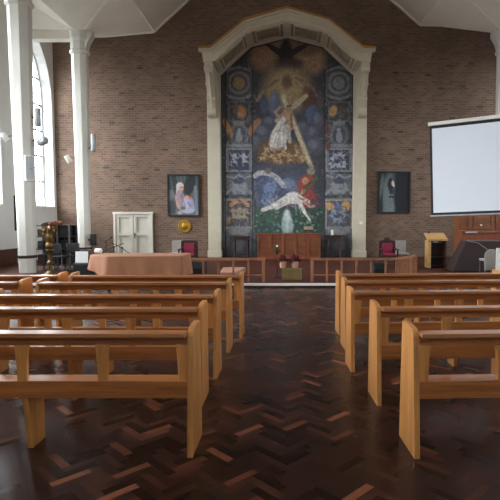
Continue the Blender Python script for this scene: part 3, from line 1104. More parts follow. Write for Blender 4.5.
# ------------------------------------------------------------------ arch surround
HF = 18.8
arch = thing('arch_surround', 'cream arched surround with coffered hood and scroll brackets framing the mural', 'arch', (0, WALL_Y, PLAT))
ao = (0, WALL_Y, PLAT)
for s in (-1, 1):
    pi = MB(ao)
    x0, x1 = sorted((s * 2.655, s * 3.17))
    pi.box(x0, x1, 20.12, WALL_Y, PLAT, 7.5)
    x0, x1 = sorted((s * 2.63, s * 3.2))
    pi.box(x0, x1, 20.08, WALL_Y, PLAT, PLAT + .28)
    pi.build('pilaster', M['cream'], arch, bevel=0.012)
    # hood side : polygonal shell extruded from wall to front
    hd = MB(ao)
    poly = [(s * HI[2][0], HI[2][1]), (s * HI[1][0], HI[1][1]), (s * HI[0][0], HI[0][1]), (s * 3.08, 7.42), (s * 3.12, 7.72),
            (s * 3.22, 7.90), (s * HO[1][0], 7.90), (s * HO[2][0], HO[2][1] - .05), (0, HO[3][1] - .05)]
    hd.prism(poly, 'y', HF, WALL_Y - .001)
    hd.build('hood', M['cream'], arch)
    # moulded front fascia (raised lip along the top)
    fa = MB(ao)
    for (a, b), (c, d) in zip(HO[1:], HO[2:]):
        fa.beam((s * a, HF + .02, b - .16), (s * c, HF + .02, d - .16), .12, .2, up=(0, 0, 1))
        fa.beam((s * a, HF - .05, b - .09), (s * c, HF - .05, d - .09), .12, .08, up=(0, 0, 1))
    fa.box(min(s * 2.75, s * 3.25), max(s * 2.75, s * 3.25), HF - .08, HF + .1, 7.8, 7.9)
    fa.build('cornice', M['cream'], arch)
    gi = MB(ao)
    for (a, b), (c, d) in zip(HO, HO[1:]):
        gi.beam((s * a, HF - .05, b - .02), (s * c, HF - .05, d - .02), .26, .045, up=(0, 0, 1))
    gi.build('gilt_edge', M['gilt'], arch)
    # soffit coffers
    for (a, b), (c, d) in (((HI[0], HI[1])), ((HI[1], HI[2]))) and [((HI[0][0], HI[0][1]), (HI[1][0], HI[1][1])), ((HI[1][0], HI[1][1]), (HI[2][0], HI[2][1]))]:
        A, B = Vector((s * a, 0, b)), Vector((s * c, 0, d))
        dr = (B - A).normalized()
        nrm = Vector((-dr.z, 0, dr.x))
        if nrm.z > 0:
            nrm = -nrm
        L = (B - A).length
        cf = MB(ao)
        def pt(t, y, h):
            return A + dr * t + Vector((0, y, 0)) + nrm * h
        g0, g1, y0, y1 = .12, L - .12, HF + .1, 20.28
        for (p, q) in (((g0, y0), (g1, y0)), ((g1, y0), (g1, y1)), ((g1, y1), (g0, y1)), ((g0, y1), (g0, y0))):
            cf.beam(pt(p[0], p[1], .02), pt(q[0], q[1], .02), .08, .05, up=tuple(nrm))
        i0, i1, k0, k1 = g0 + .17, g1 - .17, y0 + .17, y1 - .17
        for (p, q) in (((i0, k0), (i1, k0)), ((i1, k0), (i1, k1)), ((i1, k1), (i0, k1)), ((i0, k1), (i0, k0))):
            cf.beam(pt(p[0], p[1], .015), pt(q[0], q[1], .015), .05, .04, up=tuple(nrm))
        cf.build('coffer_frame', M['cream'], arch)
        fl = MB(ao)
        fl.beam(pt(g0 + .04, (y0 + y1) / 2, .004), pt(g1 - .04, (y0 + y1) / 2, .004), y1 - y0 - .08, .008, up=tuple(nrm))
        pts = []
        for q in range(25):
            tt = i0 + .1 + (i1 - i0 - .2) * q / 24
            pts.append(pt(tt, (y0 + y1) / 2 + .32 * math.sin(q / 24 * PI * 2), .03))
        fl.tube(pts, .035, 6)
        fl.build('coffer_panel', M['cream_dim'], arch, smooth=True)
    # scroll bracket under each hood end, profile in (y,z)
    pr = [(18.86, 7.46), (18.86, 7.28), (18.98, 7.16), (19.14, 7.02), (19.20, 6.84), (19.28, 6.66), (19.44, 6.52), (19.5, 6.34), (19.58, 6.12),
          (19.66, 5.94), (19.62, 5.78), (19.72, 5.62), (19.92, 5.6), (20.05, 5.7), (20.12, 5.9), (20.14, 7.46)]
    bb = MB(ao)
    x0, x1 = sorted((s * 2.76, s * 3.06))
    bb.prism(pr, 'x', x0, x1)
    for (yy, zz, rr_) in ((18.98, 7.24, .15), (19.32, 6.78, .11), (19.68, 5.76, .16), (19.56, 6.28, .1)):
        bb.lathe([(rr_, -.16), (rr_, .16)], (s * 2.91, yy, zz), 14, 'x')
        bb.lathe([(rr_ * .5, -.175), (rr_ * .5, .175)], (s * 2.91, yy, zz), 10, 'x')
    bb.tube([(s * 2.91, 18.84, 7.3), (s * 2.91, 19.1, 7.0), (s * 2.91, 19.22, 6.7), (s * 2.91, 19.46, 6.4), (s * 2.91, 19.6, 5.95)], .05, 6)
    bb.build('scroll_bracket', M['cream'], arch, smooth=True)
for xr, zr in ((0, 8.9), (1.46, 8.52), (-1.46, 8.52)):
    rb = MB(ao)
    rb.box(xr - .09, xr + .09, HF + .02, 20.3, zr - .06, zr + .05)
    rb.build('hood_rib', M['cream'], arch, bevel=0.01)
inner = MB(ao)
for s in (-1, 1):
    for (a, b), (c, d) in zip(HI, HI[1:]):
        inner.beam((s * a, 20.36, b - .03), (s * c, 20.36, d - .03), .1, .08, up=(0, 0, 1))
inner.build('inner_moulding', M['cream'], arch)

p = at(361, 223, 20.1)
tb = MB((p.x, 20.12, p.z))
tb.box(p.x - .06, p.x + .06, 20.07, 20.12, p.z - .05, p.z + .05)
o = tb.build('wall_sensor', M['white'], bevel=0.01)
o.location = (p.x, 20.12, p.z)
tag(o, 'small white sensor box on the right pilaster of the arch', 'sensor')


# ------------------------------------------------------------------ framed paintings
def framed(name, label, px0, px1, py0, py1, painter, tilt=0.0):
    Yp = WALL_Y - .1
    a, b = at(px0, py1, Yp), at(px1, py0, Yp)
    x0, x1, z0, z1 = a.x, b.x, a.z, b.z
    t = thing(name, label, 'painting', ((x0 + x1) / 2, WALL_Y, z0))
    lo = Vector(t.location)
    fr = MB(lo)
    f = .055
    fr.box(x0, x1, WALL_Y - .05, WALL_Y, z0, z1)
    for q in ((x0, x1, z0, z0 + f), (x0, x1, z1 - f, z1), (x0, x0 + f, z0 + f, z1 - f), (x1 - f, x1, z0 + f, z1 - f)):
        fr.box(q[0], q[1], WALL_Y - .1, WALL_Y - .05, q[2], q[3])
    fr.build('frame', M['black'], t, bevel=0.004)
    pa = painter(px0, px1, py0, py1)
    sx, sz = (x1 - x0 - 2 * f) / (px1 - px0), (z1 - z0 - 2 * f) / (py1 - py0)
    pa.build('canvas', t, lambda x, y: Vector((x0 + f + (x - px0) * sx, WALL_Y - .056, z1 - f - (y - py0) * sz)), off=lo)
    return t


def paint_mother(a, b, c, d):
    p = Paint(a, b, c, d, .25, (92, 94, 96), .12, 21)
    p.rect(a, c, b, c + 15, (62, 70, 72))
    for k in range(8):
        p.seg(a + 1 + 4 * k, c, a + 5 + 3.6 * k, c + 17 + (k % 3) * 3, 1.3, (94, 102, 102), .6)
    p.rect(a, c + 15, a + 5, d, (104, 106, 108), .8).ell(190, 184, 5.5, 13, (30, 32, 34), 15, .4).ell(175, 186, 3, 12, (44, 46, 48), -10, .5).ell(171, 208, 4, 8, (58, 60, 64), 0, .5)
    p.seg(196, 186, 197.5, d, 3, (112, 122, 134), .9)
    # head and scarf
    p.ell(179.5, 185.5, 4, 4.4, (188, 182, 180), 20, .25).seg(177, 186, 176.2, 193, 2.4, (178, 172, 172)).ell(181, 187.6, 2.5, 3.5, (188, 150, 132), 0, .3)
    p.seg(179.8, 187, 181, 187, .5, (80, 58, 52)).seg(181.9, 187, 182.8, 187, .5, (80, 58, 52)).seg(181, 190, 182.2, 190, .5, (140, 80, 74)).seg(180.6, 190.5, 180.4, 194, 2, (176, 138, 122))
    # dress and arms
    p.seg(178.5, 194, 179.5, 206, 7, (150, 128, 140), 1, 8).seg(182, 195, 184, 205, 4, (136, 116, 130)).seg(180, 194, 181.5, 199, 1, (112, 92, 104))
    p.seg(175, 196, 176.5, 204, 2.6, (168, 134, 122)).seg(176.5, 204, 180.5, 211, 2.4, (184, 146, 130)).seg(180.5, 211, 186, 213, 2, (176, 138, 124))
    # two children in pale lilac
    p.seg(186.5, 200, 186, 209, 6, (168, 162, 182), 1, 7).seg(191, 201, 192.5, 210, 5.5, (146, 144, 172), 1, 6).ell(186.6, 197, 2.1, 2.5, (196, 150, 130), 0, .3).ell(190.6, 197.4, 2, 2.5, (170, 118, 98), 10, .3)
    p.seg(185, 195.4, 188, 195, 1.1, (112, 76, 54)).seg(189.6, 195.6, 192.4, 196.4, 1.2, (66, 46, 40)).seg(188, 203, 191, 207, 1.2, (108, 104, 128)).seg(184.5, 203, 184, 208, .8, (120, 114, 136))
    p.ell(188, 212, 6.5, 2.8, (160, 156, 180), 0, .4).ell(182.5, 209, 3, 2, (94, 92, 92), 0, .5).ell(179, 214, 2.6, 1.6, (158, 158, 160), 0, .5)
    return p.grain(.1, 4)


def paint_veil(a, b, c, d):
    p = Paint(a, b, c, d, .35, (22, 25, 32), .35, 31)
    p.ell(386, 200, 7.5, 34, (88, 96, 98), 8, .5).rect(a, c, a + 4, d, (40, 46, 50)).ell(389, 205, 6, 22, (104, 114, 116), -8, .6)
    p.ell(390.5, 184, 3.4, 7, (28, 30, 34), 0, .4).ell(393, 182.5, 1.6, 3.2, (190, 176, 168), -10, .3).ell(394, 185, 1, 1.6, (214, 196, 180), 0, .4)
    p.rect(389, 190, 393.5, 194, (40, 44, 48)).rect(389, 196, 394, 198, (34, 36, 40)).ell(380, 186, 2, 14, (112, 122, 122), 8, .6, .7)
    p.rect(396.5, c, b, d, (17, 20, 27), .9)
    return p.grain(.1, 3)


framed('painting', 'framed painting of a woman in pale headscarf holding children, left of the arch', 167.5, 199.3, 174.3, 216.3, paint_mother)
framed('painting', 'dark framed painting of a grey veiled figure, right of the arch', 378, 411, 171.3, 213.2, paint_veil)

# ------------------------------------------------------------------ altar and things on it
AY = 19.35
ax0, ax1 = at(256, 250, AY).x, at(322, 250, AY).x
az = at(289, 233.5, AY).z
alt = thing('altar', 'wide panelled mahogany altar below the mural', 'altar', ((ax0 + ax1) / 2, AY, PLAT))
lo = Vector(alt.location)
b = MB(lo)
b.box(ax0 + .06, ax1 - .06, AY + .03, AY + .7, PLAT, az - .06)
b.build('carcass', M['mahogany'], alt)
b = MB(lo)
n = 5
wd = (ax1 - ax0 - .12) / n
for k in range(n + 1):
    xx = ax0 + .06 + wd * k
    b.box(max(xx - .055, ax0 + .06), min(xx + .055, ax1 - .06), AY - .025, AY + .03, PLAT, az - .06)
for k in range(n):
    xx = ax0 + .06 + wd * k
    b.box(xx + .055, xx + wd - .055, AY - .025, AY + .03, PLAT, PLAT + .14)
    b.box(xx + .055, xx + wd - .055, AY - .025, AY + .03, az - .16, az - .06)
afr = b.build('front_frame', M['mahogany'], alt, bevel=0.004)
for k in range(n):
    xx = ax0 + .06 + wd * k
    b = MB(lo)
    g = (wd - .11) / 4
    for q in range(4):
        b.box(xx + .055 + g * q + .008, xx + .055 + g * (q + 1) - .008, AY + .012, AY + .031, PLAT + .14, az - .16)
    b.build('panel', M['organ_wood'], afr)
b = MB(lo)
b.box(ax0, ax1, AY - .07, AY + .75, az - .06, az)
b.build('top', M['mahogany'], alt, bevel=0.012)

# open book on a stand
q = at(308.5, 233, AY + .25)
bs = thing('book_stand', 'small stand holding an open book at the right end of the altar', 'book stand', (q.x, AY + .3, az))
b = MB()
b.lathe([(.13, 0), (.13, .02), (.03, .04), (.03, .12)], n=14)
b.build('base', M['old_brass'], bs, smooth=True)
b = MB()
b.prism([(-.06, .10), (.14, .22), (.13, .24), (-.07, .12)], 'x', -.2, .2)
b.build('rest', M['dark_wood'], bs)
ob = thing('book', 'open book resting on the small altar stand', 'book', (q.x, AY + .3, az + .12))
for s in (-1, 1):
    b = MB()
    b.prism([(-.06, .008), (.13, .122), (.118, .15), (-.075, .035)], 'x', s * .006 if s > 0 else -.18, .18 if s > 0 else -.006)
    b.build('page_block', M['cream_dim'], ob)
b = MB()
b.prism([(-.075, .002), (.14, .131), (.138, .135), (-.077, .006)], 'x', -.19, .19)
b.build('cover', M['dark_wood'], ob)

# credence tables with candle
def credence(x0, x1, ztop, Y, label):
    t = thing('side_table', label, 'table', ((x0 + x1) / 2, Y, PLAT), 0, 'dark side tables beside the altar')
    hw = (x1 - x0) / 2
    h = ztop - PLAT
    MB().box(-hw, hw, -.22, .22, h - .05, h).build('tabletop', M['dark_wood'], t, bevel=0.008)
    MB().box(-hw + .05, hw - .05, -.18, .18, h - .16, h - .05).build('apron', M['dark_wood'], t)
    MB().box(-hw + .06, hw - .06, -.17, .17, .14, .18).build('shelf', M['dark_wood'], t)
    for sx in (-1, 1):
        for sy in (-1, 1):
            MB().lathe([(.03, 0), (.035, .1), (.022, .2), (.032, h * .5), (.022, h * .7), (.035, h - .16)], (sx * (hw - .08), sy * .15, 0), 8).build('leg', M['dark_wood'], t, smooth=True)
    return t


cz = at(241, 236, 19.7).z
credence(at(233, 240, 19.7).x, at(250, 240, 19.7).x, cz, 19.7, 'dark wooden side table in front of the mural, left of the altar')
cz2 = at(333, 235, 19.7).z
credence(at(325, 240, 19.7).x, at(342, 240, 19.7).x, cz2, 19.7, 'dark wooden side table in front of the mural, with a white candle')
q = at(332.3, 235, 19.65)
cd = thing('candle', 'thick white pillar candle on the right side table', 'candle', (q.x, 19.65, cz2))
wx_ = MB().lathe([(.05, 0), (.052, .01), (.052, .2), (.04, .21), (.01, .2)], n=16).build('wax', M['wax'], cd, smooth=True)
MB().tube([(0, 0, .2), (.003, 0, .225)], .004, 6).build('wick', M['black'], wx_)

# ------------------------------------------------------------------ communion rails
RY = 12.25
RZ = at(330, 258, RY).z


def rail(label, s, x_in):
    t = thing('altar_rail', label, 'railing', (s * x_in, RY, PLAT), 0, 'wooden communion rails at the chancel step')
    lo = Vector(t.location)
    xo = 2.45
    e = (s * 3.45, 13.6)
    knee = (s * xo, RY)
    b = MB(lo)
    zt = RZ - .03
    b.box(min(s * x_in - s * .03, s * xo), max(s * x_in - s * .03, s * xo), RY - .05, RY + .05, zt - .025, zt + .03)
    cur = []
    for k in range(7):
        f = k / 6
        a = (1 - f) ** 2
        x = a * knee[0] + 2 * f * (1 - f) * (s * 2.95) + f * f * e[0]
        y = a * knee[1] + 2 * f * (1 - f) * (RY + .12) + f * f * e[1]
        cur.append(Vector((x, y, zt)))
    for p0, p1 in zip(cur, cur[1:]):
        b.beam(p0, p1 + (p1 - p0) * .05, .1, .055)
    b.build('handrail', M['oak_rail'], t)
    b = MB(lo)
    b.box(min(s * x_in, s * xo), max(s * x_in, s * xo), RY - .015, RY + .015, PLAT + .16, PLAT + .19)
    b.build('lower_rail', M['oak_rail'], t)
    n = 5
    for k in range(n + 1):
        xx = s * (x_in + .02 + (xo - x_in - .04) * k / n)
        w_ = .035 if k == 0 else .024
        b = MB(lo)
        b.box(xx - w_, xx + w_, RY - w_, RY + w_, PLAT, zt - .02)
        b.build('post', M['oak_rail'], t, bevel=0.004)
    for k in (2, 3.2, 4.4, 5.6):
        i = int(k)
        p0 = cur[i] + (cur[min(i + 1, 6)] - cur[i]) * (k - i)
        b = MB(lo)
        b.box(p0.x - .075, p0.x + .075, p0.y - .02, p0.y + .02, PLAT, zt - .02)
        b.build('slat', M['oak_rail'], t, bevel=0.004)
        b = MB(lo)
        b.box(p0.x + s * .14 - .02, p0.x + s * .14 + .02, p0.y + .1, p0.y + .14, PLAT, zt - .02)
        b.build('post', M['oak_rail'], t, bevel=0.004)
    return t


rail('wooden communion rail left of the chancel opening', -1, .56)
rail('wooden communion rail right of the chancel opening, curving back at its end', 1, .60)

# kneeler boards behind the rail, pale lit step on the left
kb = MB((-1.25, 13.4, PLAT))
kb.prism([(-1.75, 13.0), (-1.35, 13.0), (-1.2, 14.4), (-1.85, 14.4)], 'z', PLAT, PLAT + .16)
kn = kb.build('kneeler', M['pinkish'], bevel=0.01)
kn.location = (-1.25, 13.4, PLAT)
tag(kn, 'pale pinkish kneeler block behind the left communion rail', 'kneeler')

# ------------------------------------------------------------------ poinsettias on a gold box
q = at(292, 282, 12.75)
gb = thing('box', 'low olive gold covered box in the chancel opening under the red plants', 'box', (q.x, 12.8, PLAT))
MB().box(-.25, .25, -.17, .17, 0, .27).build('body', M['gold_cloth'], gb, bevel=0.015)
MB().box(-.26, .26, -.18, .18, .26, .285).build('lid', M['gold_cloth'], gb, bevel=0.006)
gz = PLAT + .285


def leaf_ball(c, r, n, seed, size):
    m = MB()
    rn = random.Random(seed)
    for _ in range(n):
        th, ph = rn.uniform(0, 2 * PI), rn.uniform(-.15, 1.45)
        d = Vector((math.cos(th) * math.cos(ph), math.sin(th) * math.cos(ph), math.sin(ph)))
        base = Vector(c) + Vector((d.x * r[0], d.y * r[1], d.z * r[2])) * rn.uniform(.5, .85)
        side = d.cross(Vector((rn.random(), rn.random(), rn.random()))).normalized()
        L = size * rn.uniform(.7, 1.2)
        nn = d.cross(side)
        tip = (d * .5 + side * .9).normalized()
        wv = nn * L * .28
        m.poly([base, base + tip * L * .45 + wv, base + tip * L, base + tip * L * .45 - wv])
    return m


def poinsettia(x, y, z, seed, label):
    t = thing('potted_poinsettia', label, 'plant', (x, y, z), 0, 'red potted poinsettias on the gold box')
    MB().lathe([(.05, 0), (.075, .02), (.095, .17), (.1, .18), (.08, .18)], n=14).build('pot', M['pot'], t, smooth=True)
    leaf_ball((0, 0, .17), (.11, .11, .1), 60, seed, .08).build('foliage', M['green_leaf'], t, recalc=False)
    leaf_ball((0, 0, .19), (.125, .12, .16), 120, seed + 1, .085).build('bracts', M['red_leaf'], t, recalc=False)
    return t


poinsettia(at(283, 270, 12.8).x, 12.78, gz, 1, 'red poinsettia in a pale pink pot, left one on the gold box')
poinsettia(at(295, 270, 12.8).x, 12.82, gz, 5, 'red poinsettia in a pale pink pot, right one on the gold box')
q = at(277, 262, 13.2)
fs = thing('flower_stand', 'thin stand with a white flower just left of the red poinsettias', 'flower stand', (q.x, 13.3, PLAT))
MB().lathe([(.12, 0), (.12, .02), (.012, .04), (.012, .62), (.03, .64), (.04, .7)], n=10).build('stand', M['black_metal'], fs, smooth=True)
leaf_ball((0, 0, .72), (.06, .06, .1), 24, 9, .08).build('leaves', M['green_leaf'], fs, recalc=False)
MB().ell((0, 0, .83), (.03, .03, .03), 8).build('flower', M['wax'], fs, smooth=True)


# ------------------------------------------------------------------ sanctuary chairs
def arm_chair(x, y, label, crest):
    t = thing('armchair', label, 'chair', (x, y, PLAT), 0, 'crimson upholstered sanctuary chairs')
    for sx in (-1, 1):
        MB().box(sx * .235 - .025, sx * .235 + .025, .2, .25, 0, .84).build('back_post', M['dark_wood'], t, bevel=0.006)
        MB().box(sx * .235 - .025, sx * .235 + .025, -.25, -.2, 0, .6).build('front_leg', M['dark_wood'], t, bevel=0.006)
        MB().box(sx * .235 - .03, sx * .235 + .03, -.27, .2, .6, .64).build('arm', M['dark_wood'], t, bevel=0.01)
    MB().box(-.21, .21, .215, .24, .44, .84).build('back_frame', M['dark_wood'], t)
    MB().box(-.165, .165, .17, .216, .46, .8).build('back_cushion', M['crimson'], t, bevel=0.015)
    MB().box(-.21, .21, -.2, .22, .38, .43).build('seat', M['dark_wood'], t, bevel=0.005)
    MB().box(-.2, .2, -.22, .165, .43, .48).build('seat_cushion', M['crimson'], t, bevel=0.015)
    MB().box(-.21, .21, -.225, -.205, .14, .18).build('stretcher', M['dark_wood'], t)
    c = MB()
    c.prism([(-.26, .84), (.26, .84), (.24, .875), (.12, .89), (.06, crest), (-.06, crest), (-.12, .89), (-.24, .875)], 'y', .2, .25)
    c.build('crest_rail', M['dark_wood'], t, bevel=0.006)
    return t


def panel_chair(x, y, label):
    t = thing('side_chair', label, 'chair', (x, y, PLAT), 0, 'grey backed sanctuary chairs')
    for sx in (-1, 1):
        for yy, h in ((-.2, .42), (.2, .5)):
            MB().box(sx * .18 - .018, sx * .18 + .018, yy - .018, yy + .018, 0, h).build('leg', M['dark_wood'], t)
    MB().box(-.2, .2, -.22, .22, .42, .48).build('seat', M['grey_fabric'], t, bevel=0.02)
    MB().box(-.17, .17, .18, .225, .46, .86).build('backrest', M['grey_fabric'], t, bevel=0.012)
    return t


CHY = 15.4
arm_chair(at(188, 245, CHY).x, CHY, 'crimson upholstered armchair left of the arch, below the brass plate', .89)
panel_chair(at(176, 245, CHY + .55).x, CHY + .55, 'grey backed chair behind the draped table, left of the arch')
arm_chair(at(388.5, 245, CHY).x, CHY, 'crimson armchair with carved crest right of the arch, below the dark painting', .98)
panel_chair(at(402, 245, CHY + .55).x, CHY + .55, 'grey backed chair right of the crimson armchair with carved crest')

# brass plate on the wall
q = at(184.5, 226, WALL_Y - .05)
bp = MB()
bp.lathe([(.02, -.005), (.1, -.03), (.2, -.012), (.25, -.03), (.262, -.035), (.262, -.045), (.24, -.05), (.19, -.035), (.11, -.055), (.02, -.06)], (0, 0, 0), 32, 'y')
o = bp.build('brass_plate', M['brass'], smooth=True)
o.location = (q.x, WALL_Y, q.z)
tag(o, 'round polished brass plate hung on the brick wall left of the arch', 'plate')

# black monitor boxes behind the rails
def monitor(x, y, label):
    t = thing('monitor_speaker', label, 'loudspeaker', (x, y, PLAT), 0, 'black floor speakers behind the rails')
    MB().prism([(-.18, 0), (.2, 0), (.2, .36), (-.05, .36), (-.18, .2)], 'x', -.19, .19).build('cabinet', M['black'], t, bevel=0.01)
    MB().prism([(-.183, .03), (-.183, .19), (-.06, .345), (-.065, .35), (-.19, .195), (-.19, .03)], 'x', -.16, .16).build('grille', M['black_metal'], t)
    return t


monitor(at(199, 268, 13.9).x, 13.9, 'black floor speaker behind the left communion rail')
monitor(at(380, 268, 13.6).x, 13.6, 'black floor speaker behind the curved end of the right communion rail')

# ------------------------------------------------------------------ draped table
TZ = .87
tbl_poly = [(-2.22, 10.62), (-3.80, 10.5), (-4.32, 10.95), (-4.22, 11.5), (-2.22, 11.5)]
tc = Vector((-3.1, 11.0, 0))
tt = thing('table', 'long table hidden under the brown cloth left of the aisle', 'table', tc)
b = MB(tc)
b.prism([(x + (tc.x - x) * .03, y + (tc.y - y) * .03) for x, y in tbl_poly], 'z', TZ - .05, TZ - .012)
b.build('tabletop', M['dark_wood'], tt)
for lx, ly in ((-2.4, 10.8), (-3.7, 10.7), (-2.4, 11.35), (-4.05, 11.3)):
    b = MB(tc)
    b.lathe([(.03, 0), (.045, .1), (.04, TZ - .06)], (lx, ly, 0), 10)
    b.build('leg', M['dark_wood'], tt, smooth=True)


def cloth_mesh():
    # walk the outline with rounded corners
    pts = []
    n = len(tbl_poly)
    for i in range(n):
        a, b_, c = Vector(tbl_poly[i - 1]), Vector(tbl_poly[i]), Vector(tbl_poly[(i + 1) % n])
        r = .06
        p0, p1 = b_ + (a - b_).normalized() * r, b_ + (c - b_).normalized() * r
        for k in range(5):
            f = k / 4
            pts.append(p0 * (1 - f) ** 2 + b_ * 2 * f * (1 - f) + p1 * f * f)
        nxt = c + (b_ - c).normalized() * r
        L = (nxt - p1).length
        m = max(2, int(L / .045))
        for k in range(1, m):
            pts.append(p1 + (nxt - p1) * k / m)
    cen = Vector((-3.1, 11.02))
    m = MB(tc)
    N = len(pts)
    vs, fs = [], []
    rings = []
    for sc in (.0, .35, .7, .93, .985):
        rings.append([(cen + (p - cen) * sc, TZ + .006 * math.sin(p.x * 7) * sc * (1 - sc) * 4) for p in pts])
    levels = 12
    acc = 0
    al = [0.0]
    for a, b_ in zip(pts, pts[1:]):
        acc += (b_ - a).length
        al.append(acc)
    for l in range(levels + 1):
        f = l / levels
        ring = []
        for i, p in enumerate(pts):
            nrm = (pts[(i + 1) % N] - pts[i - 1]).normalized()
            nrm = Vector((nrm.y, -nrm.x))
            if nrm.dot(p - cen) < 0:
                nrm = -nrm
            s = al[i]
            fold = (.022 * math.sin(s * 9.0) + .03 * mnoise.noise(Vector((s * 2.6, f * .8, 1.0))) + .012 * math.sin(s * 23 + f * 2)) * f
            wide = .012 + .035 * f
            hem = .415
            if p.x < -3.86:
                hem = .415 + min(1, (-3.86 - p.x) / .4) * .15
                wide += .02 * f
            hem += .012 * math.sin(s * 5)
            z = TZ - .012 - (TZ - .012 - hem) * f
            ring.append((p + nrm * (wide + fold), z))
        rings.append(ring)
    for rg in rings:
        for p, z in rg:
            vs.append((p.x, p.y, z))
    for r_ in range(len(rings) - 1):
        for i in range(N):
            a, b_ = r_ * N + i, r_ * N + (i + 1) % N
            fs.append((a, b_, b_ + N, a + N))
    m.add(vs, fs)
    return m


o = cloth_mesh().build('tablecloth', M['cloth'], recalc=True, smooth=True)
o.location = tc
tag(o, 'brown cloth draped to mid height over the long table left of the aisle', 'tablecloth')

# ------------------------------------------------------------------ microphone and music stands by the table
def mic_stand(x, y, h, boom, label):
    t = thing('microphone_stand', label, 'microphone stand', (x, y, PLAT), 0, 'black microphone stands by the draped table')
    for k in range(3):
        a = k * 2 * PI / 3 + .4
        MB().tube([(0, 0, .16), (.3 * math.cos(a), .3 * math.sin(a), .012)], .011, 6).build('leg', M['black_metal'], t)
    MB().tube([(0, 0, .1), (0, 0, h)], .012, 8).build('pole', M['black_metal'], t)
    MB().ell((0, 0, h), (.03, .03, .03), 8).build('clutch', M['black'], t)
    b0, b1 = boom
    bo = MB().tube([b0, (0, 0, h), b1], .010, 8).build('boom', M['black_metal'], t)
    m = MB()
    d = (Vector(b1) - Vector((0, 0, h))).normalized()
    m.tube([Vector(b1) - d * .01, Vector(b1) + d * .1, Vector(b1) + d * .16], [.014, .02, .03], 10)
    m.build('microphone', M['black'], bo, smooth=True)
    return t


def stand_at(px, py, Y):
    q = at(px, py, Y)
    return q.x, q.z - PLAT


x_, z_ = stand_at(114, 247, 13.2)
mic_stand(x_, 13.2, z_, ((.28, -.05, z_ + .1), (-.26, -.05, z_ - .12)), 'black microphone stand with slanting boom behind the draped table, nearer the left')
x_, z_ = stand_at(122, 248, 13.6)
mic_stand(x_, 13.6, z_, ((-.32, 0, z_ + .16), (.18, -.05, z_ - .12)), 'black microphone stand behind the draped table, nearer the white door')
x_, z_ = stand_at(106, 241, 14.2)
mic_stand(x_, 14.2, z_, ((-.05, 0, z_ - .05), (.12, -.1, z_ + .06)), 'tall black microphone stand in front of the brick wall beside the column')

# white paper roll on the table
q = at(98.5, 254, 11.2)
o = MB().lathe([(.05, -.07), (.06, -.06), (.06, .06), (.05, .07)], (0, 0, .061), 14, 'x').build('paper_roll', M['paper'], smooth=True)
o.location = (q.x, 11.2, TZ + .003)
tag(o, 'small white paper roll on the brown cloth at its left end', 'paper roll')

# keyboard amp with a white sheet left of the table
q = at(84, 268, 13.0)
am = thing('amplifier', 'black amplifier box topped by a white sheet, left of the draped table', 'amplifier', (q.x, 13.0, PLAT))
MB().box(-.22, .22, -.17, .17, .03, .40).build('cabinet', M['black'], am, bevel=0.015)
MB().box(-.18, .18, -.18, -.17, .07, .36).build('grille', M['black_metal'], am)
for sx in (-1, 1):
    MB().box(sx * .16 - .03, sx * .16 + .03, -.12, .12, 0, .032).build('foot', M['black'], am)
q2 = at(82, 262, 13.1)
sh = MB()
sh.box(-.17, .15, -.004, .004, 0, .3)
o = sh.build('paper_sheet', M['paper'])
o.location = (q2.x, 13.1, PLAT + .402)
o.rotation_euler = (R(-8), 0, .1)
tag(o, 'white paper sheet standing on the black amplifier', 'paper sheet')

# ------------------------------------------------------------------ corner under the window : rack, lectern, chair
RKY = 15.3
xa, xb = at(39, 240, RKY).x, at(73, 240, RKY).x
rz = at(50, 225, RKY).z
rk = thing('shelf_rack', 'dark metal shelf rack against the wall under the left window', 'rack', ((xa + xb) / 2, RKY, PLAT))
hw = (xb - xa) / 2
hh = rz - PLAT
for sx in (-1, 0.3, 1):
    for sy in (-.25, .25):
        MB().box(sx * hw - .022, sx * hw + .022, sy - .022, sy + .022, 0, hh).build('post', M['grey_metal'], rk)
for zz in (.15, .62, 1.0, hh - .03):
    MB().box(-hw, hw, -.26, .26, zz, zz + .03).build('shelf', M['dark_wood'], rk)
MB().box(-hw, hw, .25, .26, .1, hh - .03).build('back_panel', M['black'], rk)
names = [(-.78, .62, .2, .28, .24), (-.33, .62, .2, .26, .3), (.09, .62, .2, .26, .2), (.66, .62, .3, .26, .26),
         (-.72, 1.0, .24, .26, .22), (-.12, 1.0, .28, .26, .28), (.66, 1.0, .3, .24, .3), (-.72, .15, .26, .28, .3), (-.1, .15, .32, .28, .34), (.66, .15, .3, .28, .36)]
desc = ['black case on the middle shelf of the rack, far left', 'dark case on the middle shelf of the rack, second from left', 'low dark case on the middle shelf behind the eagle lectern', 'dark case on the middle shelf at its right end',
        'black case on the upper shelf of the rack, left end', 'dark case on the upper shelf of the rack, centre', 'dark case on the upper shelf of the rack, right end',
        'black case on the bottom shelf of the rack, left end', 'large black case on the bottom shelf of the rack, centre', 'large black case on the bottom shelf of the rack, right end']
cm = [M['black'], M['dark_wood'], M['dark_stone']]
for k, ((fx, zz, ww, dd, h_), dsc) in enumerate(zip(names, desc)):
    c = MB().box(-ww / 2, ww / 2, -dd / 2, dd / 2, 0, h_).build('case', cm[k % 3], bevel=0.015)
    c.location = ((xa + xb) / 2 + fx * hw * .95, RKY - .05, PLAT + zz + .03)
    tag(c, dsc, 'case', 'cases stored on the rack')
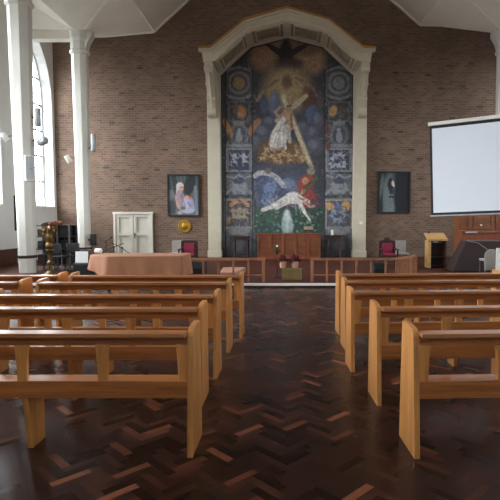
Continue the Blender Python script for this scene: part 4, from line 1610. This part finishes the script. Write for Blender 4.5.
# folded stuff on top
for k, (px0, px1, hgt, mt, lab) in enumerate(((43, 52, .09, 'dark_wood', 'dark reddish folded cloth on the rack top, left of the pair'), (50, 60, .13, 'mahogany', 'dark red folded cloth on the rack top, right of the pair'))):
    a_, b_ = at(px0, 222, RKY).x, at(px1, 222, RKY).x
    m = MB()
    w2 = (b_ - a_) / 2
    m.prism([(-w2, 0), (w2, 0), (w2 * .9, hgt * .6), (w2 * .4, hgt), (-w2 * .3, hgt * .85), (-w2 * .92, hgt * .4)], 'y', -.18 - .03 * k, .18)
    o = m.build('folded_cloth', M[mt], bevel=0.02)
    o.location = ((a_ + b_) / 2 + .03 * k, RKY, rz + .001)
    tag(o, lab, 'cloth', 'folded cloths on the rack')

# brass eagle lectern
q = at(50, 250, 13.6)
el = thing('eagle_lectern', 'ornate brass eagle lectern left of the draped table', 'lectern', (q.x, 13.6, PLAT), .5)
MB().lathe([(.26, 0), (.26, .03), (.2, .06), (.12, .1), (.08, .14)], n=24).build('base', M['old_brass'], el, smooth=True)
MB().lathe([(.05, .12), (.045, .3), (.09, .34), (.09, .38), (.045, .42), (.04, .62), (.07, .66), (.12, .69), (.12, .72), (.05, .74)], n=20).build('stem', M['old_brass'], el, smooth=True)
MB().ell((0, 0, .83), (.115, .115, .11), 18).build('orb', M['old_brass'], el, smooth=True)
e = MB()
e.ell((0, .02, 1.06), (.09, .12, .18), 14)
e.tube([(0, -.02, 1.16), (0, -.07, 1.27), (0, -.13, 1.33), (0, -.2, 1.31), (0, -.23, 1.27)], [.08, .06, .055, .03, .006], 10)
e.tube([(0, .08, .98), (0, .2, .88), (0, .3, .84)], [.06, .05, .03], 8)
for sx in (-1, 1):
    e.tube([(sx * .05, 0, .95), (sx * .06, -.03, .92)], .025, 6)
e.build('eagle_body', M['old_brass'], el, smooth=True)
for sx in (-1, 1):
    wg = MB()
    for k in range(7):
        f = k / 6
        a = Vector((sx * (.05 + .06 * f), .06, 1.14 + .1 * f))
        bt = Vector((sx * (.1 + .12 * f), .13, .9 + .36 * f + .05 * math.sin(f * 3)))
        wg.tube([a, (a + bt) / 2 + Vector((0, .03, 0)), bt], [.035, .03, .012], 6)
    wg.build('wing', M['old_brass'], el, smooth=True)
MB().beam((0, .04, 1.2), (0, .16, 1.36), .32, .02, up=(0, -1, 1)).build('book_rest', M['old_brass'], el)

# black stacking chair behind the pews
def black_chair(x, y, rz_, label):
    t = thing('stacking_chair', label, 'chair', (x, y, PLAT), rz_, 'black chairs under the left window')
    for sx in (-1, 1):
        MB().tube([(sx * .21, -.22, 0), (sx * .2, -.18, .44)], .012, 6).build('leg', M['grey_metal'], t)
        MB().tube([(sx * .21, .24, 0), (sx * .2, .18, .44), (sx * .19, .24, .82)], .012, 6).build('leg', M['grey_metal'], t)
    MB().box(-.22, .22, -.22, .22, .43, .48).build('seat', M['black'], t, bevel=0.02)
    MB().box(-.2, .2, .2, .235, .55, .84).build('backrest', M['black'], t, bevel=0.02)
    return t


black_chair(at(58, 260, 14.6).x, 14.6, PI, 'black stacking chair just right of the brass eagle lectern')
black_chair(at(77, 258, 14.9).x, 14.9, PI * .97, 'black stacking chair between the eagle lectern and the brick plinth column')

# ------------------------------------------------------------------ fittings on columns and walls
def col_r(z):
    return .235 + (.318 - .235) * z / 7.55


# white panel speaker on the near column
q = at(31, 168, COLS_Y[1] - .3)
ws = thing('panel_speaker', 'white bowed panel speaker on the thick left column', 'loudspeaker', (-CX + .245, COLS_Y[1] - .205, q.z - .36), .80)
MB().prism([(-.14, 0), (-.12, -.07), (0, -.11), (.12, -.07), (.14, 0)], 'z', 0, .72).build('cabinet', M['white'], ws, bevel=0.012)
MB().prism([(-.115, -.078), (0, -.115), (.115, -.078), (0, -.121)], 'z', .04, .68).build('grille', M['silver'], ws)
MB().box(-.04, .04, -.112, -.122 + .003, .33, .345).build('badge', M['black'], ws)
MB().box(-.06, .06, -.01, .07, .28, .44).build('bracket', M['white'], ws)


def cyl_lamp(x, y, z, r, h, axis_tilt, rz_, label, mat, mount, cat='spotlight', name='spotlight', group=None):
    """cylindrical fitting with a bracket running to the mount point (local)"""
    t = thing(name, label, cat, (x, y, z), 0, group)
    rot = Matrix.Rotation(rz_, 4, 'Z') @ Matrix.Rotation(axis_tilt, 4, 'X')
    def tr(mb):
        mb.v = [rot @ v for v in mb.v]
        return mb
    tr(MB().lathe([(r * .85, -h / 2), (r, -h / 2 + .02), (r, h / 2 - .03), (r * .8, h / 2)], n=18)).build('housing', mat, t, smooth=True)
    tr(MB().lathe([(r * .8, -h / 2 - .012), (r * .82, -h / 2 + .001)], n=18)).build('lens', M['grey_metal'], t)
    MB().tube([(0, 0, 0), mount], .022, 6).build('bracket', M['grey_metal'], t)
    return t


q = at(37.5, 117, 14.35)
cyl_lamp(q.x, 14.35, q.z, .085, .5, 0, 0, 'silver upright cylinder spotlight on the inner side of the thick left column', M['silver'], (-CX + .27 - q.x, COLS_Y[1] - 14.35, 0))
q = at(42.5, 141.5, 14.4)
cyl_lamp(q.x, 14.4, q.z, .1, .3, R(75), R(70), 'grey tilted spotlight below the upright cylinder on the left column', M['silver'], (-CX + .27 - q.x, COLS_Y[1] - 14.4, .03))
q = at(5, 137, 14.1)
cyl_lamp(q.x, 14.1, q.z, .075, .26, R(35), R(-60), 'small white spotlight on an arm left of the thick left column', M['white'], (-CX - .24 - q.x, COLS_Y[1] - 14.1, .1))
q = at(68, 159, 18.2)
cyl_lamp(q.x, 18.2, q.z, .09, .28, R(30), R(-60), 'small white spotlight on the left side of the brick plinth column', M['white'], (-CX - .22 - q.x, COLS_Y[0] - 18.2, .12))
q = at(93.3, 142.5, 18.3)
cyl_lamp(q.x, 18.3, q.z, .085, .6, 0, 0, 'grey upright cylinder spotlight on the right side of the brick plinth column', M['silver'], (-CX + .25 - q.x, COLS_Y[0] - 18.3, -.2))
q = at(87, 240, 18.1)
bsx = thing('wall_speaker', 'small black loudspeaker low on the right side of the brick plinth column', 'loudspeaker', (-CX + .33, 18.35, q.z - .2))
MB().box(-.02, .16, -.13, .1, 0, .42).build('cabinet', M['black'], bsx, bevel=0.03)
MB().lathe([(.06, -.005), (.06, .005)], (.07, -.133, .14), 14, 'y').build('cone', M['black_metal'], bsx)
MB().box(-.12, -.01, -.03, .03, .16, .24).build('bracket', M['black_metal'], bsx)

# dark cable conduit between pier and column
q0, q1 = at(16.5, 195, 17.0), at(16.5, 231, 17.0)
cb = MB()
cb.box(-WX, -WX + .05, 17.27, 17.34, q1.z, q0.z)
o = cb.build('cable_conduit', M['black'])
tag(o, 'dark vertical cable conduit on the white wall left of the thick column', 'conduit')

# ------------------------------------------------------------------ lectern on the right
LY = 15.8
xa, xb = at(428, 240, LY).x, at(446.5, 240, LY).x
lz = at(437, 240.5, LY).z - PLAT
lc = thing('lectern', 'plain lectern with pale sloped top and dark open front right of the arch', 'lectern', ((xa + xb) / 2, LY, PLAT))
hw = (xb - xa) / 2
MB().box(-hw, -hw + .1, -.02, .36, 0, lz).build('side_panel', M['pale_wood'], lc, bevel=0.005)
MB().box(hw - .05, hw, -.02, .36, 0, lz).build('side_panel', M['dark_wood'], lc, bevel=0.005)
MB().box(-hw + .1, hw - .05, .3, .34, 0, lz - .01).build('back_panel', M['dark_wood'], lc)
for zz in (.05, .32, .78):
    MB().box(-hw + .1, hw - .05, .0, .3, zz, zz + .025).build('shelf', M['dark_wood'], lc)
MB().prism([(-.08, lz - .01), (.4, lz + .2), (.4, lz + .235), (-.08, lz + .025)], 'x', -hw - .03, hw + .03).build('top', M['pale_wood'], lc, bevel=0.006)
MB().box(-hw - .03, hw + .03, -.1, -.075, lz - .01, lz + .05).build('ledge', M['pale_wood'], lc)
o = MB().box(-.07, .07, -.05, .05, 0, .03).build('paper_slip', M['paper'])
o.location = ((xa + xb) / 2 - .04, LY + .06, PLAT + .808)
tag(o, 'small white paper stack on the shelf inside the right lectern', 'paper')
o = MB().lathe([(.03, 0), (.035, .01), (.035, .05), (.02, .06)], n=10).build('clip_lamp', M['black'])
o.location = ((xa + xb) / 2 - hw * .6, LY + .35, PLAT + lz + .225)
tag(o, 'tiny black knob lamp on the sloped top of the right lectern', 'lamp')

# ------------------------------------------------------------------ organ console
OY = 16.7
xa = at(462, 230, OY).x
oz = at(470, 210, OY).z - PLAT
og = thing('organ_console', 'brown wooden organ console below the projection screen at the right', 'organ', (xa + 1.1, OY, PLAT))
hw = 1.1
MB().box(-hw, hw, .25, .8, 0, oz).build('case', M['organ_wood'], og, bevel=0.012)
MB().box(-hw - .04, hw + .04, .18, .84, oz, oz + .07).build('cornice', M['organ_wood'], og, bevel=0.015)
zk = at(480, 236, OY).z - PLAT
for k, (a, b_) in enumerate(((-hw + .06, -.72), (-.62, .02), (.12, hw - .06))):
    f = MB()
    for q in ((a, b_, zk + .22, zk + .28), (a, b_, oz - .1, oz - .04), (a, a + .06, zk + .28, oz - .1), (b_ - .06, b_, zk + .28, oz - .1)):
        f.box(q[0], q[1], .22, .25, q[2], q[3])
    fo = f.build('panel', M['organ_wood'], og, bevel=0.004)
for k in range(6):
    x = -hw + .14 + k * .045
    MB().lathe([(.016, 0), (.016, .26), (.008, .3)], (x, .23, zk + .29), 8).build('pipe', M['organ_wood'], og)
MB().box(-hw - .02, hw + .02, -.05, .26, zk + .1, zk + .18).build('shelf', M['organ_wood'], og, bevel=0.012)
MB().box(-hw, hw, .0, .25, zk - .16, zk + .1).build('key_slip', M['mahogany'], og, bevel=0.01)
MB().box(-hw + .08, hw - .08, -.12, .05, zk - .2, zk - .15).build('keybed', M['organ_wood'], og, bevel=0.01)
for sx in (-1, 1):
    MB().box(sx * (hw - .05) - .05, sx * (hw - .05) + .05, -.12, .25, 0, zk - .15).build('leg', M['organ_wood'], og)
MB().box(-hw + .1, -hw + .5, -.06, -.045, zk + .1, zk + .15).build('switch_panel', M['silver'], og)
MB().lathe([(.03, -.05), (.03, 0), (.02, .02)], (-.38, .24, zk + .36), 10, 'y').build('stop_knob', M['wax'], og)

# dark covered piano in front of it
DY = 14.6
pts = [at(453, 272, DY), at(467, 241, DY), at(500, 240, DY)]
dz = pts[1].z - PLAT
x0, x1 = pts[0].x, pts[1].x
pc = thing('covered_keyboard', 'dark brown covered keyboard with slanting side in front of the organ console', 'covered keyboard', (x1 + .6, DY, PLAT))
lo = Vector(pc.location)
b = MB(lo)
low = [(x0 - .03, DY), (x1 + 1.55, DY - .05), (x1 + 1.55, DY + .85), (x0 + .05, DY + .85)]
top = [(x1, DY + .1), (x1 + 1.3, DY + .08), (x1 + 1.3, DY + .7), (x1 + .06, DY + .7)]
mid = [((a[0] * .45 + c[0] * .55) - (.01 if a[0] < x1 else 0), a[1] * .45 + c[1] * .55) for a, c in zip(low, top)]
vs = [(x, y, PLAT + .003) for x, y in low] + [(x, y, PLAT + dz * .55) for x, y in mid] + [(x, y, PLAT + dz) for x, y in top]
fsx = [(3, 2, 1, 0), (8, 9, 10, 11)]
for r_ in (0, 4):
    for i in range(4):
        fsx.append((r_ + i, r_ + (i + 1) % 4, r_ + 4 + (i + 1) % 4, r_ + 4 + i))
b.add(vs, fsx)
b.build('cover', M['brown_cover'], pc, bevel=0.04, seg=3)
b = MB(lo)
b.tube([(x1 + .03, DY + .09, PLAT + dz + .005), (x1 + .35, DY + .06, PLAT + dz * .93), (x1 + .62, DY + .02, PLAT + dz * .72)], .008, 6)
b.build('piping', M['grey_fabric'], pc)

# grey rounded chair back in front of the covered keyboard
GY = 13.8
q = at(490.5, 262, GY)
gc = thing('round_back_chair', 'grey round-backed chair at the right edge in front of the dark covered keyboard', 'chair', (q.x, GY + .15, PLAT))
zt = at(490, 249, GY).z - PLAT
pr = []
for k in range(13):
    a = PI * k / 12
    pr.append((.2 * math.cos(a), .5 + (zt - .5) * math.sin(a) ** .8 if 0 < k < 12 else .5))
pr = [(.19, .14)] + pr + [(-.19, .14)]
MB().prism(pr, 'y', -.24, -.2).build('backrest', M['grey_fabric'], gc, bevel=0.01)
MB().box(-.18, .18, -.2, .22, .38, .44).build('seat', M['grey_fabric'], gc, bevel=0.015)
for sx in (-1, 1):
    for sy in (-.2, .19):
        MB().box(sx * .16 - .018, sx * .16 + .018, sy - .018, sy + .018, 0, .4).build('leg', M['grey_metal'], gc)

wq = at(496, 260, 13.5)
wz = at(496, 248, 13.5).z - PLAT
wbd = thing('white_board', 'plain white board standing at the right edge beside the grey round-backed chair', 'board', (wq.x + .35, 13.5, PLAT))
MB().box(-.35, .35, -.015, .015, .03, wz).build('panel', M['white'], wbd, bevel=0.004)
for sx in (-1, 1):
    MB().box(sx * .28 - .02, sx * .28 + .02, -.12, .12, 0, .03).build('foot', M['grey_metal'], wbd)

# ------------------------------------------------------------------ projection screen
pA = Vector((3.11, 10.8, 1.73))
dirx = Vector((.905, -.424, 0)).normalized()
SW, SH = 2.6, 1.90
sc = thing('projection_screen', 'white projection screen with black border hanging at the right edge', 'screen', pA)
rollm = Matrix.Rotation(R(2.0), 4, 'Y')
ang = math.atan2(dirx.y, dirx.x)
sc.rotation_mode = 'QUATERNION'
sc.rotation_quaternion = (Matrix.Rotation(ang, 4, 'Z') @ Matrix.Rotation(R(-2.0), 4, 'Y')).to_quaternion()
MB().box(.045, SW - .045, -.006, .002, .05, SH - .06).build('fabric', M['screen'], sc)
b = MB()
for q in ((0, SW, 0, .05), (0, SW, SH - .06, SH), (0, .045, .05, SH - .06), (SW - .045, SW, .05, SH - .06)):
    b.box(q[0], q[1], -.007, .003, q[2], q[3])
b.build('border', M['black'], sc)
MB().box(-.03, SW + .03, -.04, .05, SH, SH + .075).build('case', M['white'], sc, bevel=0.01)
MB().box(-.02, SW + .02, -.02, .02, -.03, 0).build('bottom_bar', M['silver'], sc, bevel=0.006)
inv = sc.rotation_quaternion.to_matrix().to_4x4().inverted()
foot = pA + dirx * (SW - .15) + Vector((.05, .12, -pA.z))
b = MB()
b.tube([inv @ (foot + Vector((0, 0, .03)) - pA), inv @ (foot + Vector((0, 0, pA.z + SH + .2)) - pA)], .03, 10)
b.build('mast', M['grey_metal'], sc)
b = MB()
b.lathe([(.32, 0), (.32, .02), (.05, .05)], foot, 20)
b.v = [inv @ (v - pA) for v in b.v]
b.build('mast_base', M['grey_metal'], sc)

# ------------------------------------------------------------------ light
SKY_LEFT, SKY_RIGHT = 24.0, 9.0
world = bpy.data.worlds.new('overcast_sky')
scene.world = world
world.use_nodes = True
wt = world.node_tree
bg = wt.nodes['Background']
tc_ = wt.nodes.new('ShaderNodeTexCoord')
sp_ = wt.nodes.new('ShaderNodeSeparateXYZ')
wt.links.new(tc_.outputs['Generated'], sp_.inputs[0])


def wmath(op, a, b=None):
    nd = wt.nodes.new('ShaderNodeMath')
    nd.operation = op
    for k, v in enumerate((a, b)):
        if v is None:
            continue
        if hasattr(v, 'node'):
            wt.links.new(v, nd.inputs[k])
        else:
            nd.inputs[k].default_value = v
    return nd.outputs[0]


# overcast sky, brighter on the side of the veiled sun (left), dim ground below the horizon
side = wt.nodes.new('ShaderNodeMapRange')
wt.links.new(sp_.outputs[0], side.inputs[0])
side.inputs[1].default_value, side.inputs[2].default_value = -0.5, 0.5
side.inputs[3].default_value, side.inputs[4].default_value = SKY_LEFT, SKY_RIGHT
hor = wt.nodes.new('ShaderNodeMapRange')
wt.links.new(sp_.outputs[2], hor.inputs[0])
hor.inputs[1].default_value, hor.inputs[2].default_value = -0.03, 0.05
hor.inputs[3].default_value, hor.inputs[4].default_value = 0.08, 1.0
wt.links.new(wmath('MULTIPLY', side.outputs[0], hor.outputs[0]), bg.inputs[1])
bg.inputs[0].default_value = (.90, .95, 1.0, 1)
for sgn in (-1, 1):
    for c in win_cy:
        ld = bpy.data.lights.new('sky_portal', 'AREA')
        ld.shape = 'RECTANGLE'
        ld.size, ld.size_y = WIN_W, APEX - SILL
        ld.cycles.is_portal = True
        lo_ = bpy.data.objects.new('sky_portal', ld)
        col.objects.link(lo_)
        lo_.location = (sgn * (WX + REC + .06), c, (APEX + SILL) / 2)
        lo_.rotation_euler = (R(90), 0, R(-90) if sgn < 0 else R(90))

ld = bpy.data.lights.new('sky_portal', 'AREA')
ld.shape = 'RECTANGLE'
ld.size, ld.size_y = EW[1] - EW[0], EW[3] - EW[2]
ld.cycles.is_portal = True
lo_ = bpy.data.objects.new('sky_portal', ld)
col.objects.link(lo_)
lo_.location = (0, BACK_Y - .32, (EW[2] + EW[3]) / 2)
lo_.rotation_euler = (R(90), 0, 0)

vs_ = scene.view_settings
vs_.view_transform = 'Standard'
vs_.look = 'None'
vs_.gamma = 1.0
vs_.use_curve_mapping = False
vs_.exposure = 0.08
scene.cycles.use_denoising = True
scene.cycles.max_bounces = 8
scene.cycles.diffuse_bounces = 5
scene.cycles.sample_clamp_indirect = 6
